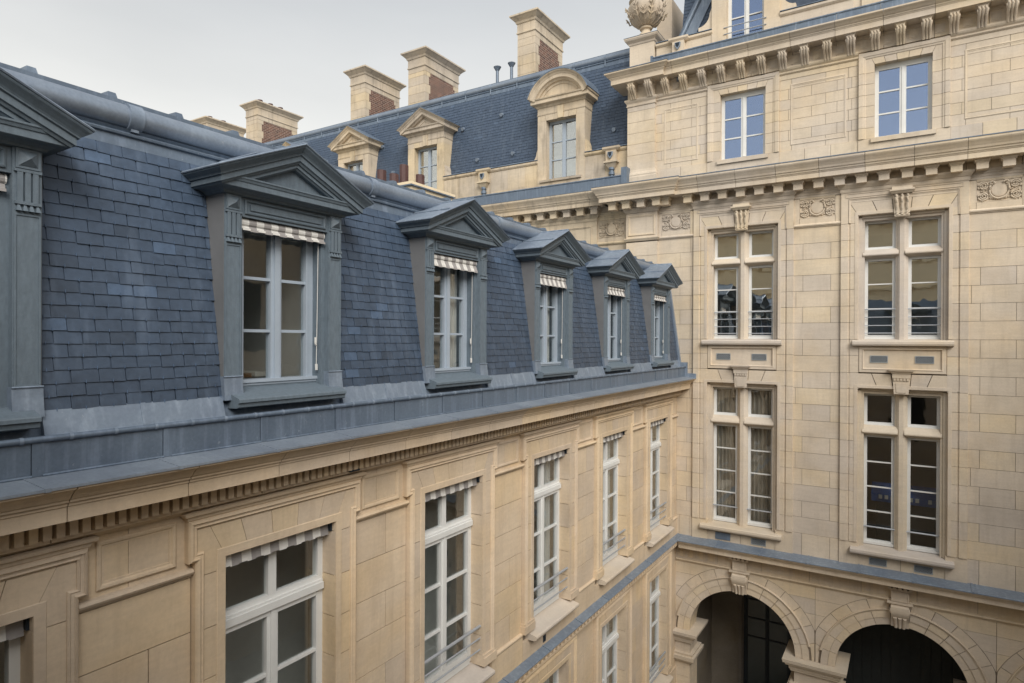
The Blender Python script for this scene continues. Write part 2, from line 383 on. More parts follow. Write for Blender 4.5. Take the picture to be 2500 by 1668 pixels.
# ================================================================== WING A (slate mansard with grey dormers)
A = empty('mansard_wing', (-5.3, 8, GND))
tag(A, 'stone courtyard wing with dark slate mansard, six grey timber dormers and striped window blinds', 'building')
CA = [1.23+2.655*i for i in range(6)]
A0, A1 = -.55, 16.0
ROWS = ((-4.62, -1.88), (-8.36, -5.57))
mb = MB()
walls(mb, fA, A0, A1, GND, -.98, -.42, -.012, [(c-.66, c+.66, a-.05, b+.04) for c in CA for a, b in ROWS])
wallA = build('wall', mb, 'joint', A, (-5.3, 8, GND))
AJ = [-4.55, -4.13, -3.71, -3.29, -2.88, -2.45, -1.99]
runs = []; e = A0
for c in CA: runs.append((e, c-.90)); e = c+.90
runs.append((e, A1))
for k, (a, b) in enumerate(runs):
    full = b-a > .6
    for row, (z0, z1) in enumerate(zip(AJ, AJ[1:])):
        cuts = [a, b] if (row+k) % 2 == 0 or not full else [a, a+(b-a)*.60, b]
        for p, q in zip(cuts, cuts[1:]): piece('stone_block', fA, p+.004, q-.005, z0+.0045, z1-.0045, -.03, random.uniform(0, .003), 'stA', wallA)
    # frieze blocks behind the little panels
    for p, q in ((a, a+(b-a)*.42), (a+(b-a)*.42, b)) if full else ((a, b),):
        piece('frieze_stone', fA, p+.002, q-.0025, -1.99+.0025, -1.36, -.03, .001, 'stA', wallA)
    # plinth under the windows and storey below
    piece('plinth_stone', fA, a+.002, b-.002, -5.02, -4.555, -.03, .028, 'stA', wallA)
    for row in range(6):
        z0 = -8.4+row*.52; z1 = z0+.52 if row < 5 else -5.24
        cuts = [a, b] if (row+k) % 2 or not full else [a, a+(b-a)*.5, b]
        for p, q in zip(cuts, cuts[1:]): piece('stone_block', fA, p+.002, q-.0025, z0+.0025, z1-.0025, -.03, .001, 'stA', wallA)
    piece('base_stone', fA, a, b, GND, -8.405, -.03, .03, 'stA', wallA)
for c in CA:
    piece('plinth_stone', fA, c-.895, c+.895, -5.02, -4.70, -.03, .03, 'stA', wallA)
    piece('base_stone', fA, c-.895, c+.895, GND, -8.45, -.03, .031, 'stA', wallA)
# band mouldings and raised panels between the window surrounds
for a, b in runs:
    if b-a < .3: continue
    mbm = MB(); mbm.prism(alongu(fA), [(-.02, -1.985), (.012, -1.985), (.018, -1.965), (.045, -1.955), (.055, -1.935), (.045, -1.918), (.03, -1.912), (-.02, -1.905)], a+.001, b-.001); build('band_moulding', mbm, 'stA', A); mbm = MB()
    mbm.prism(alongu(fA), [(-.02, -4.60), (.03, -4.60), (.045, -4.575), (.045, -4.555), (.02, -4.54), (-.02, -4.535)], a+.001, b-.001); build('plinth_moulding', mbm, 'stA', A)
    if b-a > .6:
        mbp = MB(); mbp.sweep(fA, rectpath(a+.13, b-.13, -1.865, -1.50), [(0, -.01), (0, .016), (.012, .024), (.03, .02), (.04, .006), (.055, .006), (.06, -.01)], True); build('frieze_panel_moulding', mbp, 'stA', A)

# --- cornice stones, dentils
prof = [(-.02, -.935), (.24, -.93), (.50, -.955), (.50, -.978), (.487, -.985), (.455, -1.000), (.425, -1.030), (.402, -1.058), (.387, -1.066), (.387, -1.082), (.366, -1.088), (.366, -1.110), (.354, -1.116), (.354, -1.216),
        (.165, -1.216), (.155, -1.245), (.10, -1.250), (.10, -1.368), (.115, -1.372), (.115, -1.400), (.085, -1.412), (.05, -1.43), (.02, -1.452), (-.02, -1.455)]
n = 20; step = (A1-A0-.02)/n
mb = MB(); mb.prism(alongu(fA), prof, A0+.004, A0+step-.003); corn = build('cornice_stone', mb, 'stA', wallA, smooth=False)
for i in range(1, n): dup(corn, (0, step*i, 0), wallA)
mb = MB(); mb.fb(fA, -.0255, .0255, -1.364, -1.252, .09, .165); den = None
y = A0+.05
while y < A1-.12:
    if den is None: den = build('dentil', mb, 'stA', wallA, (-4.9, 0, -1.36)); den.matrix_basis = WM[den.name] = Matrix.Translation((-4.9, y, -1.36)); y0 = y
    else: dup(den, (0, y-y0, 0), wallA)
    y += .0797
mb = MB(); mb.fb(fA, 4.62, 4.75, -1.385, -1.366, .10, .15); build('vent_slot', mb, 'iron', A)
mb = MB(); mb.fb(fA, 8.93, 9.02, -4.95, -4.84, .026, .036); build('vent_hole', mb, 'iron', A)

# --- window surrounds
def surroundA(c, dz, lower):
    top = -1.88+dz; arch = MB()
    ear = .955 if not lower else .90
    y1 = -1.51+dz if not lower else -5.27
    path = [(c+.895, -4.44+dz), (c+.895, -1.86+dz), (c+ear, -1.86+dz), (c+ear, y1), (c-ear, y1), (c-ear, -1.86+dz), (c-.895, -1.86+dz), (c-.895, -4.44+dz)]
    if lower: path = [(c+.895, -4.44+dz), (c+.895, y1), (c-.895, y1), (c-.895, -4.44+dz)]
    arch.sweep(fA, path, [(0, -.02), (0, .060), (.010, .078), (.026, .090), (.034, .074), (.052, .070), (.062, .078), (.074, .064), (.080, -.02)])
    arch.sweep(fA, [(c+.70, -4.44+dz), (c+.70, top+.075), (c-.70, top+.075), (c-.70, -4.44+dz)], [(0, .03), (0, .056), (.006, .061), (.078, .061), (.078, .03)])
    if not lower:
        arch.sweep(planmap(fA), [(c-.955, -.02), (c-.955, .06), (c+.955, .06), (c+.955, -.02)], [(0, -1.512), (.012, -1.50), (.018, -1.478), (.045, -1.462), (.052, -1.438), (0, -1.432)])
    arch.fb(fA, c-.885, c+.885, top+.285 if not lower else top+.26, y1+.0, -.02, .05)
    for s in (-1, 1):
        a, b = sorted((c+s*.62, c+s*.93)); arch.fb(fA, a, b, -4.555+dz, -4.44+dz, -.25, .095)
        a, b = sorted((c+s*.62, c+s*.91)); arch.fb(fA, a, b, -4.438+dz, -4.40+dz, -.25, .08)
    build('window_surround', arch, 'stA', wallA)
    js = [-4.40, -4.13, -3.71, -3.29, -2.88, -2.45, -1.99, -1.88]
    for s in (-1, 1):
        for i, (z0, z1) in enumerate(zip(js, js[1:])):
            if i == 6: continue
            z1 = z1 if i < 5 else -1.99
            a, b = sorted((c+s*.62, c+s*.885)); piece('jamb_stone', fA, a, b, z0+dz+.0045, z1+dz-.0045, -.25, .053, 'stA', wallA)
    bt = [-.62, -.39, -.13, .13, .39, .62]; tp = [-.76, -.47, -.155, .155, .47, .76]
    h = .285 if not lower else .26
    polys = [[(-.885, -1.987+1.88), (-.62, -1.987+1.88), (-.62, 0), (-.76, h), (-.885, h)]]
    for i in range(5): polys.append([(bt[i]+.003, 0), (bt[i+1]-.003, 0), (tp[i+1]-.003, h), (tp[i]+.003, h)])
    polys.append([(.885, -1.987+1.88), (.62, -1.987+1.88), (.62, 0), (.76, h), (.885, h)])
    for po in polys:
        m = MB(); m.prism(fA, [(c+u, top+v) for u, v in po], -.25, .053+random.uniform(0, .002)); build('voussoir', m, 'stA', wallA)
for c in CA: surroundA(c, 0, False); surroundA(c, -3.70, True)

# --- windows
def windowA(c, dz, blind=True):
    d0, d1 = -.205, -.145; f = MB()
    T = -1.87+dz; tr0, tr1 = -2.632+dz, -2.464+dz; bot = -4.37+dz
    for s in (-1, 1):
        a, b = sorted((c+s*.555, c+s*.63)); f.fb(fA, a, b, bot-.16, T, d0-.02, d1)
        a, b = sorted((c+s*.53, c+s*.556)); f.fb(fA, a, b, bot-.05, tr0-.0, d0+.005, d1+.012)
    f.fb(fA, c-.556, c+.556, T-.07, T, d0, d1-.002)
    f.fb(fA, c-.556, c+.556, tr0+.02, tr1, d0, d1+.004); f.fb(fA, c-.60, c+.60, tr0+.03, tr0+.10, d0, d1+.045); f.fb(fA, c-.60, c+.60, tr0+.055, tr0+.125, d0, d1+.03)
    f.fb(fA, c-.045, c+.045, tr1, T-.07, d0+.004, d1+.006)
    f.fb(fA, c-.062, c+.062, bot, tr0+.02, d0+.004, d1+.008); f.fb(fA, c-.026, c+.026, bot, tr0+.02, d0+.004, d1+.026)
    f.fb(fA, c-.531, c+.531, bot-.10, bot, d0+.006, d1+.01); f.fb(fA, c-.556, c+.556, bot-.17, bot-.09, d0, d1+.03)
    f.fb(fA, c-.531, c+.531, tr0-.03, tr0+.02, d0+.006, d1+.012)
    for z in (-3.23, -3.83):
        for s in (-1, 1):
            a, b = sorted((c+s*.06, c+s*.535)); f.fb(fA, a, b, z+dz-.015, z+dz+.015, d0+.015, d1+.002)
    W = build('window', f, 'wwhite', A, (-5.2, c, bot-.17))
    for s in (-1, 1):
        a, b = sorted((c+s*.043, c+s*.557)); piece('pane', fA, a, b, tr1-.004, T-.06, -.182, -.174, 'glassA', W)
        for z0, z1 in ((-4.374, -3.842), (-3.818, -3.242), (-3.218, -2.655)):
            a, b = sorted((c+s*.06, c+s*.533)); piece('pane', fA, a, b, z0+dz, z1+dz, -.182, -.174, 'glassA', W)
    m = MB(); m.prism(alongu(fA), [(-.15, -4.55+dz), (.06, -4.60+dz), (.17, -4.622+dz), (.185, -4.635+dz), (.190, -4.66+dz), (.180, -4.685+dz), (.15, -4.70+dz), (-.15, -4.71+dz)], c-.75, c+.75)
    build('sill', m, 'sill', W, smooth=False)
    for z, r in ((-4.0, .021), (-4.17, .012), (-4.33, .012)):
        m = MB(); m.tube([fA(c-.64, z+dz, .015), fA(c+.64, z+dz, .015)], r, 8); build('guard_rail', m, 'alu', W, smooth=True)
    if blind:
        m = MB(); n = 14
        for i in range(n):
            u0, u1 = c-.60+1.2*i/n, c-.60+1.2*(i+1)/n
            k = .018*(i % 2)
            m.prism(alongu(fA), [(-.15, -1.86+dz), (-.07, -1.885+dz), (-.045, -1.905+dz-k*.3), (-.040, -1.965+dz), (-.032, -2.02+dz-k*.5), (-.038, -2.02+dz-k*.5), (-.048, -1.965+dz), (-.054, -1.91+dz), (-.08, -1.895+dz), (-.15, -1.875+dz)], u0, u1)
        m.tube([fA(c-.60, -1.885+dz, -.10), fA(c+.60, -1.885+dz, -.10)], .03, 8)
        build('striped_blind', m, 'stripeB', W, smooth=False)
        m = MB(); m.fb(fA, c+.602, c+.625, -1.99+dz, -1.89+dz, -.10, .0); build('blind_bracket', m, 'iron', W)
    # the room behind
    m = MB(); z0, z1 = -4.9+dz, -1.5+dz
    for q in ((c-1.3, c-1.26, z0, z1, -1.7, -.43), (c+1.26, c+1.3, z0, z1, -1.7, -.43), (c-1.3, c+1.3, z0, z1, -1.75, -1.7), (c-1.3, c+1.3, z1, z1+.04, -1.7, -.43), (c-1.3, c+1.3, z0-.04, z0, -1.7, -.43)): m.fb(fA, *q)
    build('room', m, 'room', A, (-7, c, z0))
    k0 = int(round(c*10)) % 3
    for s, n_ in ((-1, (9, 6, 11)[k0]), (1, (6, 10, 8)[k0])):
        if c < 8 and dz == 0 or (s < 0 and c < 12): continue
        m = MB()  # pale folds added close behind the glass to brighten the window
        for i in range(n_): u = c+s*(.60-.042*i); m.tube([fA(u, -4.52+dz, -.36+.025*(i % 2)), fA(u, -1.80+dz, -.36+.025*(i % 2))], .030, 6)
        build('net_curtain', m, 'curtain', W, smooth=True)
    return W
for i, c in enumerate(CA): windowA(c, 0, True); windowA(c, -3.70, False)

# --- ledge with running scroll ornament
mb = MB(); n = 14; st = (A1-A0)/n
for i in range(n):
    m = MB(); m.prism(alongu(fA), [(.0, -4.985), (.165, -5.032), (.178, -5.040), (.178, -5.052), (.165, -5.05), (.0, -5.02)], A0+st*i, A0+st*(i+1)-.002)
    m.prism(alongu(fA), [(.0, -4.975), (.182, -5.027), (.184, -5.05), (.17, -5.055), (.0, -5.02)], A0+st*i, A0+st*i+.035)
    build('ledge_sheet', m, 'lead', A)
mb = MB(); mb.prism(alongu(fA), [(-.03, -5.022), (.16, -5.056), (.16, -5.068), (.145, -5.072), (.12, -5.140), (.135, -5.146), (.135, -5.19), (.10, -5.20), (.08, -5.235), (-.03, -5.24)], A0, A1-.01)
ledge = build('ledge_cornice', mb, 'stA', A)
mb = MB()
for s in (-1, 1):
    pts = []
    for i in range(13):
        a = i/12*3.6*math.pi/2; r = .032*(1-i/15)
        pts.append(fA(s*.033+s*r*math.cos(a)*.9, -5.108+r*math.sin(a)*.9, .146))
    mb.tube(pts, .0075, 5, .004)
mb.tube([fA(-.06, -5.137, .146), fA(0, -5.085, .148), (fA(.06, -5.137, .146))], .006, 5)
scr = build('scroll', mb, 'stA', ledge, (-4.9, 0, -5.14)); y = 5.9
scr.matrix_basis = WM[scr.name] = Matrix.Translation((-4.9, y, -5.14)); i = 1
while y+.135*i < 15.8: dup(scr, (0, .135*i, 0), ledge); i += 1

# --- roof core, gutter, skirt
segs = []; e = A0
for c in CA: segs.append((e, c-.662)); e = c+.662
segs.append((e, A1-.01))
mb = MB()
for a, b in segs:
    mb.prism(alongu(fA), [(-.40, -.94), (.235, -.925), (.235, -.72), (.085, -.70), (.045, -.505), (-.243, 1.535), (-.31, 1.60), (-.40, 1.88), (-5.2, 2.05), (-5.2, -.94)], a, b)
for c in CA:
    mb.prism(alongu(fA), [(-.40, -.94), (.235, -.925), (.235, -.72), (.085, -.70), (.04, -.56), (-.40, -.56)], c-.662, c+.662)
    mb.prism(alongu(fA), [(-.18, 1.30), (-.243, 1.535), (-.31, 1.60), (-.40, 1.88), (-5.2, 2.05), (-5.2, 1.30)], c-.662, c+.662)
roofA = build('mansard_roof', mb, 'zinc', A, (-7.5, 8, -.94))
order = [segs[1], segs[2], segs[3], segs[4], segs[5], segs[6], segs[0]]
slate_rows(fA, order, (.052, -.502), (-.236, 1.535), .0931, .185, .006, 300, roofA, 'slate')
# skirt of lead below the slates
for a, b in segs:
    k = 2 if b-a > .6 else 1
    for i in range(k):
        p, q = a+(b-a)*i/k, a+(b-a)*(i+1)/k
        m = MB(); m.prism(alongu(fA), [(.05, -.49), (.066, -.495), (.115, -.655), (.128, -.665), (.118, -.672), (.09, -.66)], p, q-.001)
        if i: m.prism(alongu(fA), [(.05, -.49), (.071, -.495), (.120, -.655), (.09, -.66)], p-.02, p+.02)
        build('lead_skirt', m, 'lead', roofA)
# gutter face panels, tube, sloping ledge sheets
st = .8485; n = int((A1-A0)/st)+1
for i in range(n):
    a = 1.763+st*(i-3); b = min(a+st, A1-.12)
    if b < A0+.1 or a > A1-.15: continue
    a = max(a, A0)
    m = MB(); m.fb(fA, a+.002, b-.002, -.905, -.672, .237, .256); m.fb(fA, a+.002, a+.072, -.903, -.674, .25, .262)
    m.tube([fA(a+.06, -.90, .262), fA(b, -.90, .262)], .010, 6)
    build('gutter_panel', m, 'zinc', roofA, smooth=False)
    m = MB(); a2 = a-.04; b2 = min(a2+st, A1-.06)
    off = .10
    m.add([(-4.815, a2, -.902), (-4.815, b2, -.902), (-4.535, b2+off*0+.0, -.944), (-4.535, a2, -.944), (-4.815, a2, -.914), (-4.815, b2, -.914), (-4.535, b2, -.962), (-4.535, a2, -.962)],
          [(0, 1, 2, 3), (4, 7, 6, 5), (0, 4, 5, 1), (1, 5, 6, 2), (2, 6, 7, 3), (3, 7, 4, 0)])
    m.add([(-4.815, a2-.012, -.898), (-4.815, a2+.022, -.898), (-4.530, a2+.052, -.940), (-4.530, a2+.018, -.940), (-4.815, a2-.012, -.906), (-4.815, a2+.022, -.906), (-4.530, a2+.052, -.965), (-4.530, a2+.018, -.965)],
          [(0, 1, 2, 3), (4, 7, 6, 5), (0, 4, 5, 1), (1, 5, 6, 2), (2, 6, 7, 3), (3, 7, 4, 0)])
    build('cornice_sheet', m, 'zincl', roofA)
mb = MB(); mb.tube([fA(A0, -.663, .262), fA(A1-.12, -.663, .262)], .021, 12); tube_o = build('gutter_bead', mb, 'zinc', roofA, smooth=True)
mb = MB(); mb.tube([fA(0, -.663, .262), fA(.022, -.663, .262)], .0245, 10); clip = build('gutter_clip', mb, 'lead', roofA, smooth=True)
y = .28; clip.matrix_basis = WM[clip.name] = Matrix.Translation((0, y, 0)) @ WM[clip.name]; i = 1
while y+i*.2828 < A1-.2: dup(clip, (0, .2828*i, 0), roofA); i += 1
# end upstand against the pavilion
m = MB(); m.fb(fA, A1-.125, A1-.055, -.92, -.55, -.2, .30); m.fb(fA, A1-.12, A1-.052, -.955, -.83, .30, .52)
m.prism(lambda a, b, c: fA(c, b, a), [(.10, -.60), (.12, -.56), (-.20, 1.62), (-.26, 1.62), (-.02, -.60)], A1-.10, A1-.012); build('end_flashing', m, 'lead', roofA)
# crown: fascia, moulding, big zinc roll, upper roof edge
m = MB(); m.prism(alongu(fA), [(-.30, 1.53), (-.228, 1.522), (-.238, 1.61), (-.215, 1.617), (-.210, 1.632), (-.235, 1.65), (-.215, 1.672), (-.30, 1.69)], A0, A1-.02); build('fascia', m, 'zinc', roofA)
L = 2.655
for i in range(7):
    a = max(A0, -.02+L*(i-0)); b = min(A1-.06, -.02+L*(i+1))
    if i == 0: a = A0
    m = MB(); m.tube([fA(a, 1.772, -.265), fA(b, 1.772, -.265)], .098, 20); build('zinc_roll', m, 'pipe', roofA, smooth=True)
    if i < 6:
        m = MB(); m.tube([fA(b-.055, 1.772, -.265), fA(b-.05, 1.772, -.265), fA(b+.05, 1.772, -.265), fA(b+.055, 1.772, -.265)], .113, 20)
        m.fb(fA, b-.03, b+.03, 1.655, 1.69, -.25, -.205); build('roll_collar', m, 'lead', roofA, smooth=True)
m = MB(); m.prism(alongu(fA), [(-.30, 1.855), (-.262, 1.868), (-.262, 1.906), (-.32, 1.915), (-5.0, 2.10), (-5.0, 2.02)], A0, A1-.03); upper = build('upper_roof_sheet', m, 'zinc', roofA)
y = -.2
while y < A1-.2:
    m = MB(); m.prism(lambda a, b, c: fA(a+y, b, c), [(-.032, 1.90), (.032, 1.90), (.022, 1.968), (-.022, 1.968)], -.40, -.41-.0); 
    m = MB(); m.add([fA(y-.045, 1.90, -.33), fA(y+.045, 1.90, -.33), fA(y+.028, 1.975, -.35), fA(y-.028, 1.975, -.35), fA(y-.045, 2.05, -4.0), fA(y+.045, 2.05, -4.0), fA(y+.028, 2.12, -4.0), fA(y-.028, 2.12, -4.0)],
          [(0, 1, 2, 3), (7, 6, 5, 4), (0, 4, 5, 1), (1, 5, 6, 2), (2, 6, 7, 3), (3, 7, 4, 0)])
    build('roof_seam', m, 'zinc', roofA); y += .5455

# --- dormers
def dormer(c, val):
    D = MB()
    for s in (-1, 1):
        a, b = sorted((c+s*.49, c+s*.655)); D.fb(fA, a, b, -.334, 1.262, -.33, .08)
        for k, (h0, h1) in enumerate(((1.125, 1.255),)):
            a2, b2 = sorted((c+s*.505, c+s*.645))
            D.fb(fA, a2, b2, h0, h1, .07, .092)
            ctr = fA((a2+b2)/2, (h0+h1)/2, .135); q = [fA(a2+.014, h0+.014, .092), fA(b2-.014, h0+.014, .092), fA(b2-.014, h1-.014, .092), fA(a2+.014, h1-.014, .092), ctr]
            D.add(q, [(0, 1, 4), (1, 2, 4), (2, 3, 4), (3, 0, 4), (3, 2, 1, 0)])
        a2, b2 = sorted((c+s*.50, c+s*.648))
        D.fb(fA, a2-.004, b2+.004, 1.100, 1.118, .07, .098)
        for k in range(3): D.fb(fA, a2+.012+k*.044, a2+.044+k*.044, .905, 1.10, .07, .096)
        D.fb(fA, a2, b2, .885, .905, .07, .10)
        for k in range(4):
            x = a2+.006+k*.036
            D.add([fA(x, .842, .07), fA(x+.028, .842, .07), fA(x+.028, .842, .108), fA(x, .842, .108), fA(x+.008, .885, .07), fA(x+.020, .885, .07), fA(x+.020, .885, .092), fA(x+.008, .885, .092)],
                  [(0, 3, 2, 1), (4, 5, 6, 7), (0, 1, 5, 4), (1, 2, 6, 5), (2, 3, 7, 6), (3, 0, 4, 7)])
        D.sweep(fA, rectpath(a2-.002, b2+.002, -.325, .825), [(0, .07), (0, .0865), (.012, .0865), (.014, .07)], True)
        # inner jamb boards
        a, b = sorted((c+s*.445, c+s*.492)); D.fb(fA, a, b, -.47, 1.10, -.17, .02)
    D.fb(fA, c-.492, c+.492, 1.085, 1.26, -.17, .064)
    D.sweep(fA, rectpath(c-.455, c+.455, 1.112, 1.238), [(0, .05), (0, .078), (.012, .082), (.022, .070), (.03, .05)], True)
    D.fb(fA, c-.40, c+.40, 1.15, 1.20, .05, .076)
    D.fb(fA, c-.492, c+.492, -.56, -.40, -.17, -.05)
    d = build('dormer', D, 'paint', A, (-5.05, c, -.5))
    for s in (-1, 1):
        m = MB(); a, b = sorted((c+s*.6555, c+s*.6600)); m.prism(lambda p, q, r: fA(r, q, p), [(.073, -.33), (.073, 1.255), (-.26, 1.255), (.04, -.33)], a, b)
        build('cheek', m, 'cheek', d)
    for s in (-1, 1):
        m = MB(); a, b = sorted((c+s*.484, c+s*.664)); m.prism(lambda p, q, r: fA(r, q, p), [(-.1, -.53), (.112, -.53), (.094, -.40), (.088, -.325), (-.1, -.325)], a, b)
        m.tube([fA(a, -.328, .09), fA(b, -.328, .09)], .008, 6)
        build('plinth', m, 'lead', d)
    m = MB(); m.prism(alongu(fA), [(-.06, -.44), (.05, -.465), (.215, -.515), (.222, -.525), (.222, -.550), (.205, -.556), (.200, -.590), (.19, -.598), (.05, -.605), (-.06, -.60)], c-.605, c+.605); build('sill', m, 'paint', d)
    # cornice and pediment
    m = MB()
    m.sweep(planmap(fA), [(c-.655, -.30), (c-.655, .08), (c+.655, .08), (c+.655, -.30)], [(0, 1.255), (.022, 1.262), (.030, 1.278), (.062, 1.296), (.118, 1.300), (.125, 1.305), (.125, 1.352), (.133, 1.356), (.140, 1.374), (.148, 1.382), (.148, 1.395), (-.02, 1.40)])
    pth = [(c+.862, 1.418), (c, 1.800), (c-.862, 1.418)]
    ue = lambda d: .655+max(0, d-.08)*.83
    rake(m, fA, c, 1.80, .443, [(0, .325), (.010, .330), (.020, .322), (.036, .300), (.054, .278), (.066, .268), (.074, .266), (.080, .248), (.124, .248), (.130, .232), (.146, .222), (.150, .19), (.16, .12)], ue, -.34)
    m.sweep(fA, [(c+.55, 1.395), (c, 1.640), (c-.55, 1.395)], [(0, .10), (0, .205), (.030, .205), (.034, .19), (.046, .18), (.046, .10)])
    m.prism(fA, [(c-.70, 1.39), (c+.70, 1.39), (c, 1.70)], -.2, .135)
    build('pediment', m, 'paint', d)
    m = MB(); rake(m, fA, c, 1.80, .443, [(-.016, .332), (-.006, .344), (.003, .338), (.003, .32)], ue, -.60)
    for s in (-1, 1):
        m.tube([fA(c+s*.50, 1.800-.50*.443+.02, .325), fA(c+s*.50, 1.80-.50*.443+.02, -.5)], .014, 6)
    m.tube([fA(c, 1.815, .33), fA(c, 1.815, -.6)], .018, 8)
    build('pediment_roof', m, 'lead', d, smooth=False)
    # casement
    f = MB(); d0, d1 = -.165, -.105
    for s in (-1, 1):
        a, b = sorted((c+s*.375, c+s*.446)); f.fb(fA, a, b, -.42, 1.05, d0, d1)
        a, b = sorted((c+s*.352, c+s*.376)); f.fb(fA, a, b, -.42, 1.05, d0, d1+.012)
        a, b = sorted((c+s*.006, c+s*.060)); f.fb(fA, a, b, -.42, 1.05, d0, d1+.008)
        for z in (.565, .077): a, b = sorted((c+s*.058, c+s*.354)); f.fb(fA, a, b, z-.014, z+.014, d0+.01, d1)
    f.fb(fA, c-.028, c+.028, -.42, 1.05, d0, d1+.03); f.fb(fA, c-.376, c+.376, .99, 1.05, d0, d1-.002); f.fb(fA, c-.376, c+.376, -.44, -.378, d0, d1+.002)
    f.fb(fA, c-.47, c+.47, -.400, -.372, d0, -.03); f.fb(fA, c-.465, c+.465, -.424, -.402, d0, -.045); f.fb(fA, c-.44, c+.44, -.50, -.42, d0, -.06)
    build('casement', f, 'wblue', d)
    for s in (-1, 1):
        for z0, z1 in ((-.38, .064), (.09, .552), (.578, 1.0)):
            a, b = sorted((c+s*.058, c+s*.354)); piece('pane', fA, a, b, z0, z1, -.139, -.131, 'glassA', d)
    m = MB(); m.tube([fA(c-.475, 1.045, .0), fA(c+.475, 1.045, .0)], .042, 14)
    n = 12; bot = 1.0-val
    for i in range(n):
        u0, u1 = c-.465+.93*i/n, c-.465+.93*(i+1)/n; k = .008*(i % 2)
        m.prism(alongu(fA), [(.035, 1.01), (.045, .98), (.055+val*.12, bot+.02-k), (.058+val*.12, bot-k), (.050+val*.12, bot-k), (.038, .98), (.02, 1.0)], u0, u1)
    build('striped_blind', m, 'stripe', d, smooth=False)
    m = MB(); m.tube([fA(c+.425, 1.0, .0), fA(c+.412, .30, .004), fA(c+.405, -.28, .0)], .004, 5); m.tube([fA(c+.395, .02, .0), fA(c+.395, -.04, 0), fA(c+.402, -.06, 0)], .012, 6)
    m.tube([fA(c+.405, -.25, .0), fA(c+.408, -.31, .0)], .014, 6); build('cord', m, 'cord', d, smooth=True)
    m = MB(); z0, z1 = -.80, 1.25
    for q in ((c-.655, c-.62, z0, z1, -1.8, -.34), (c+.62, c+.655, z0, z1, -1.8, -.34), (c-.655, c+.655, z0, z1, -1.85, -1.8), (c-.655, c+.655, z1, z1+.04, -1.8, -.34), (c-.655, c+.655, z0-.04, z0, -1.8, -.41)): m.fb(fA, *q)
    build('room', m, 'room', d, (-7, c, z0))
    if c > 5:
        m = MB()
        for i in range(12): m.tube([fA(c+.12+.022*i, -.40, -.26+.02*(i % 2)), fA(c+.12+.022*i, 1.1, -.26+.02*(i % 2))], .016, 6)
        build('curtain', m, 'curtain', d, smooth=True)
    return d
DORM = [dormer(c, v) for c, v in zip(CA, (.035, .03, .075, .10, .085, .05))]
# --- chimney with four clay pots on the far side of the roof
m = MB(); m.box(-8.3, -7.75, 8.75, 9.45, 1.9, 2.62); m.box(-8.42, -7.62, 8.60, 9.60, 2.62, 2.70); m.box(-8.50, -7.52, 8.50, 9.70, 2.70, 2.76); m.box(-8.54, -7.48, 8.46, 9.74, 2.78, 2.83)
chA = build('chimney', m, 'cream', A)
m = MB(); m.box(-8.545, -7.475, 8.455, 9.745, 2.76, 2.782); build('cap_sheet', m, 'zinc', chA)
for px, py, ph in ((-8.35, 8.62, .34), (-8.02, 8.60, .22), (-8.05, 8.90, .46), (-7.78, 9.05, .27)):
    m = MB(); m.prism(lambda a, b, c: (px+a, py+b, c), [(.075*math.cos(R(45*i+22)), .10*math.sin(R(45*i+22))) for i in range(8)], 2.83, 2.83+ph); build('chimney_pot', m, 'pot', chA)

# ================================================================== PAVILION B
B = empty('corner_pavilion', (-1, 18, GND))
tag(B, 'tall pale limestone pavilion with stone cross windows, two bracketed cornices and a ground-floor arcade', 'building')
CB = [-3.445, -.11, 3.225, 6.56]
BL, BR = -6.40, 8.45
mb = MB()
ops = [(c-.85, c+.85, .0, 2.83) for c in CB]+[(c-.85, c+.85, -4.6, -1.02) for c in CB]+[(c-.56, c+.56, 4.48, 6.16) for c in CB]
walls(mb, fB, -5.05, BR, -5.25, 7.1, -.45, -.012, ops)
walls(mb, fB, BL, -5.05, -1.5, 7.1, -.45, -.012, [])
mb.box(BL, -5.9, 16.45, 21.5, -1.5, 7.1)
wallB = build('wall', mb, 'joint', B, (-1, 16.2, -5.25))
COURS = [-4.49+.378*k for k in range(13)]+[.059+.3694*k for k in range(1, 8)]
zones = [(-5.05, CB[0]-1.174)]+[(CB[i]+1.174, CB[i+1]-1.174) for i in range(3)]+[(CB[3]+1.174, BR)]
GAP = .0036
def blk(a, b, z0, z1, d=0, name='stone_block', mat='stB'):
    piece(name, fB, a+GAP, b-GAP, z0+GAP, z1-GAP, -.03, d+random.uniform(0, .003), mat, wallB)
for zi, (a, b) in enumerate(zones):
    for k, (z0, z1) in enumerate(zip(COURS, COURS[1:])):
        a2 = a
        if zi == 0 and z0 > -1.6: a2 = -5.565
        if zi in (0, 4): cuts = [a2, a2+(b-a2)*(.62 if k % 2 else .90), b]
        elif k % 2: cuts = [a2, a2+(b-a2)*.20, a2+(b-a2)*.79, b]
        elif k in (4, 8, 14): cuts = [a2, a2+.05, b]
        else: cuts = [a2, a2+(b-a2)*.03, b-(b-a2)*.012, b] if False else [a2, b]
        for p, q in zip(cuts, cuts[1:]): blk(p, q, z0, z1)
    for p, q in ((a, a+(b-a)*.2), (a+(b-a)*.2, a+(b-a)*.8), (a+(b-a)*.8, b)): blk(p, q, -5.02, -4.49, .012, 'plinth_stone')
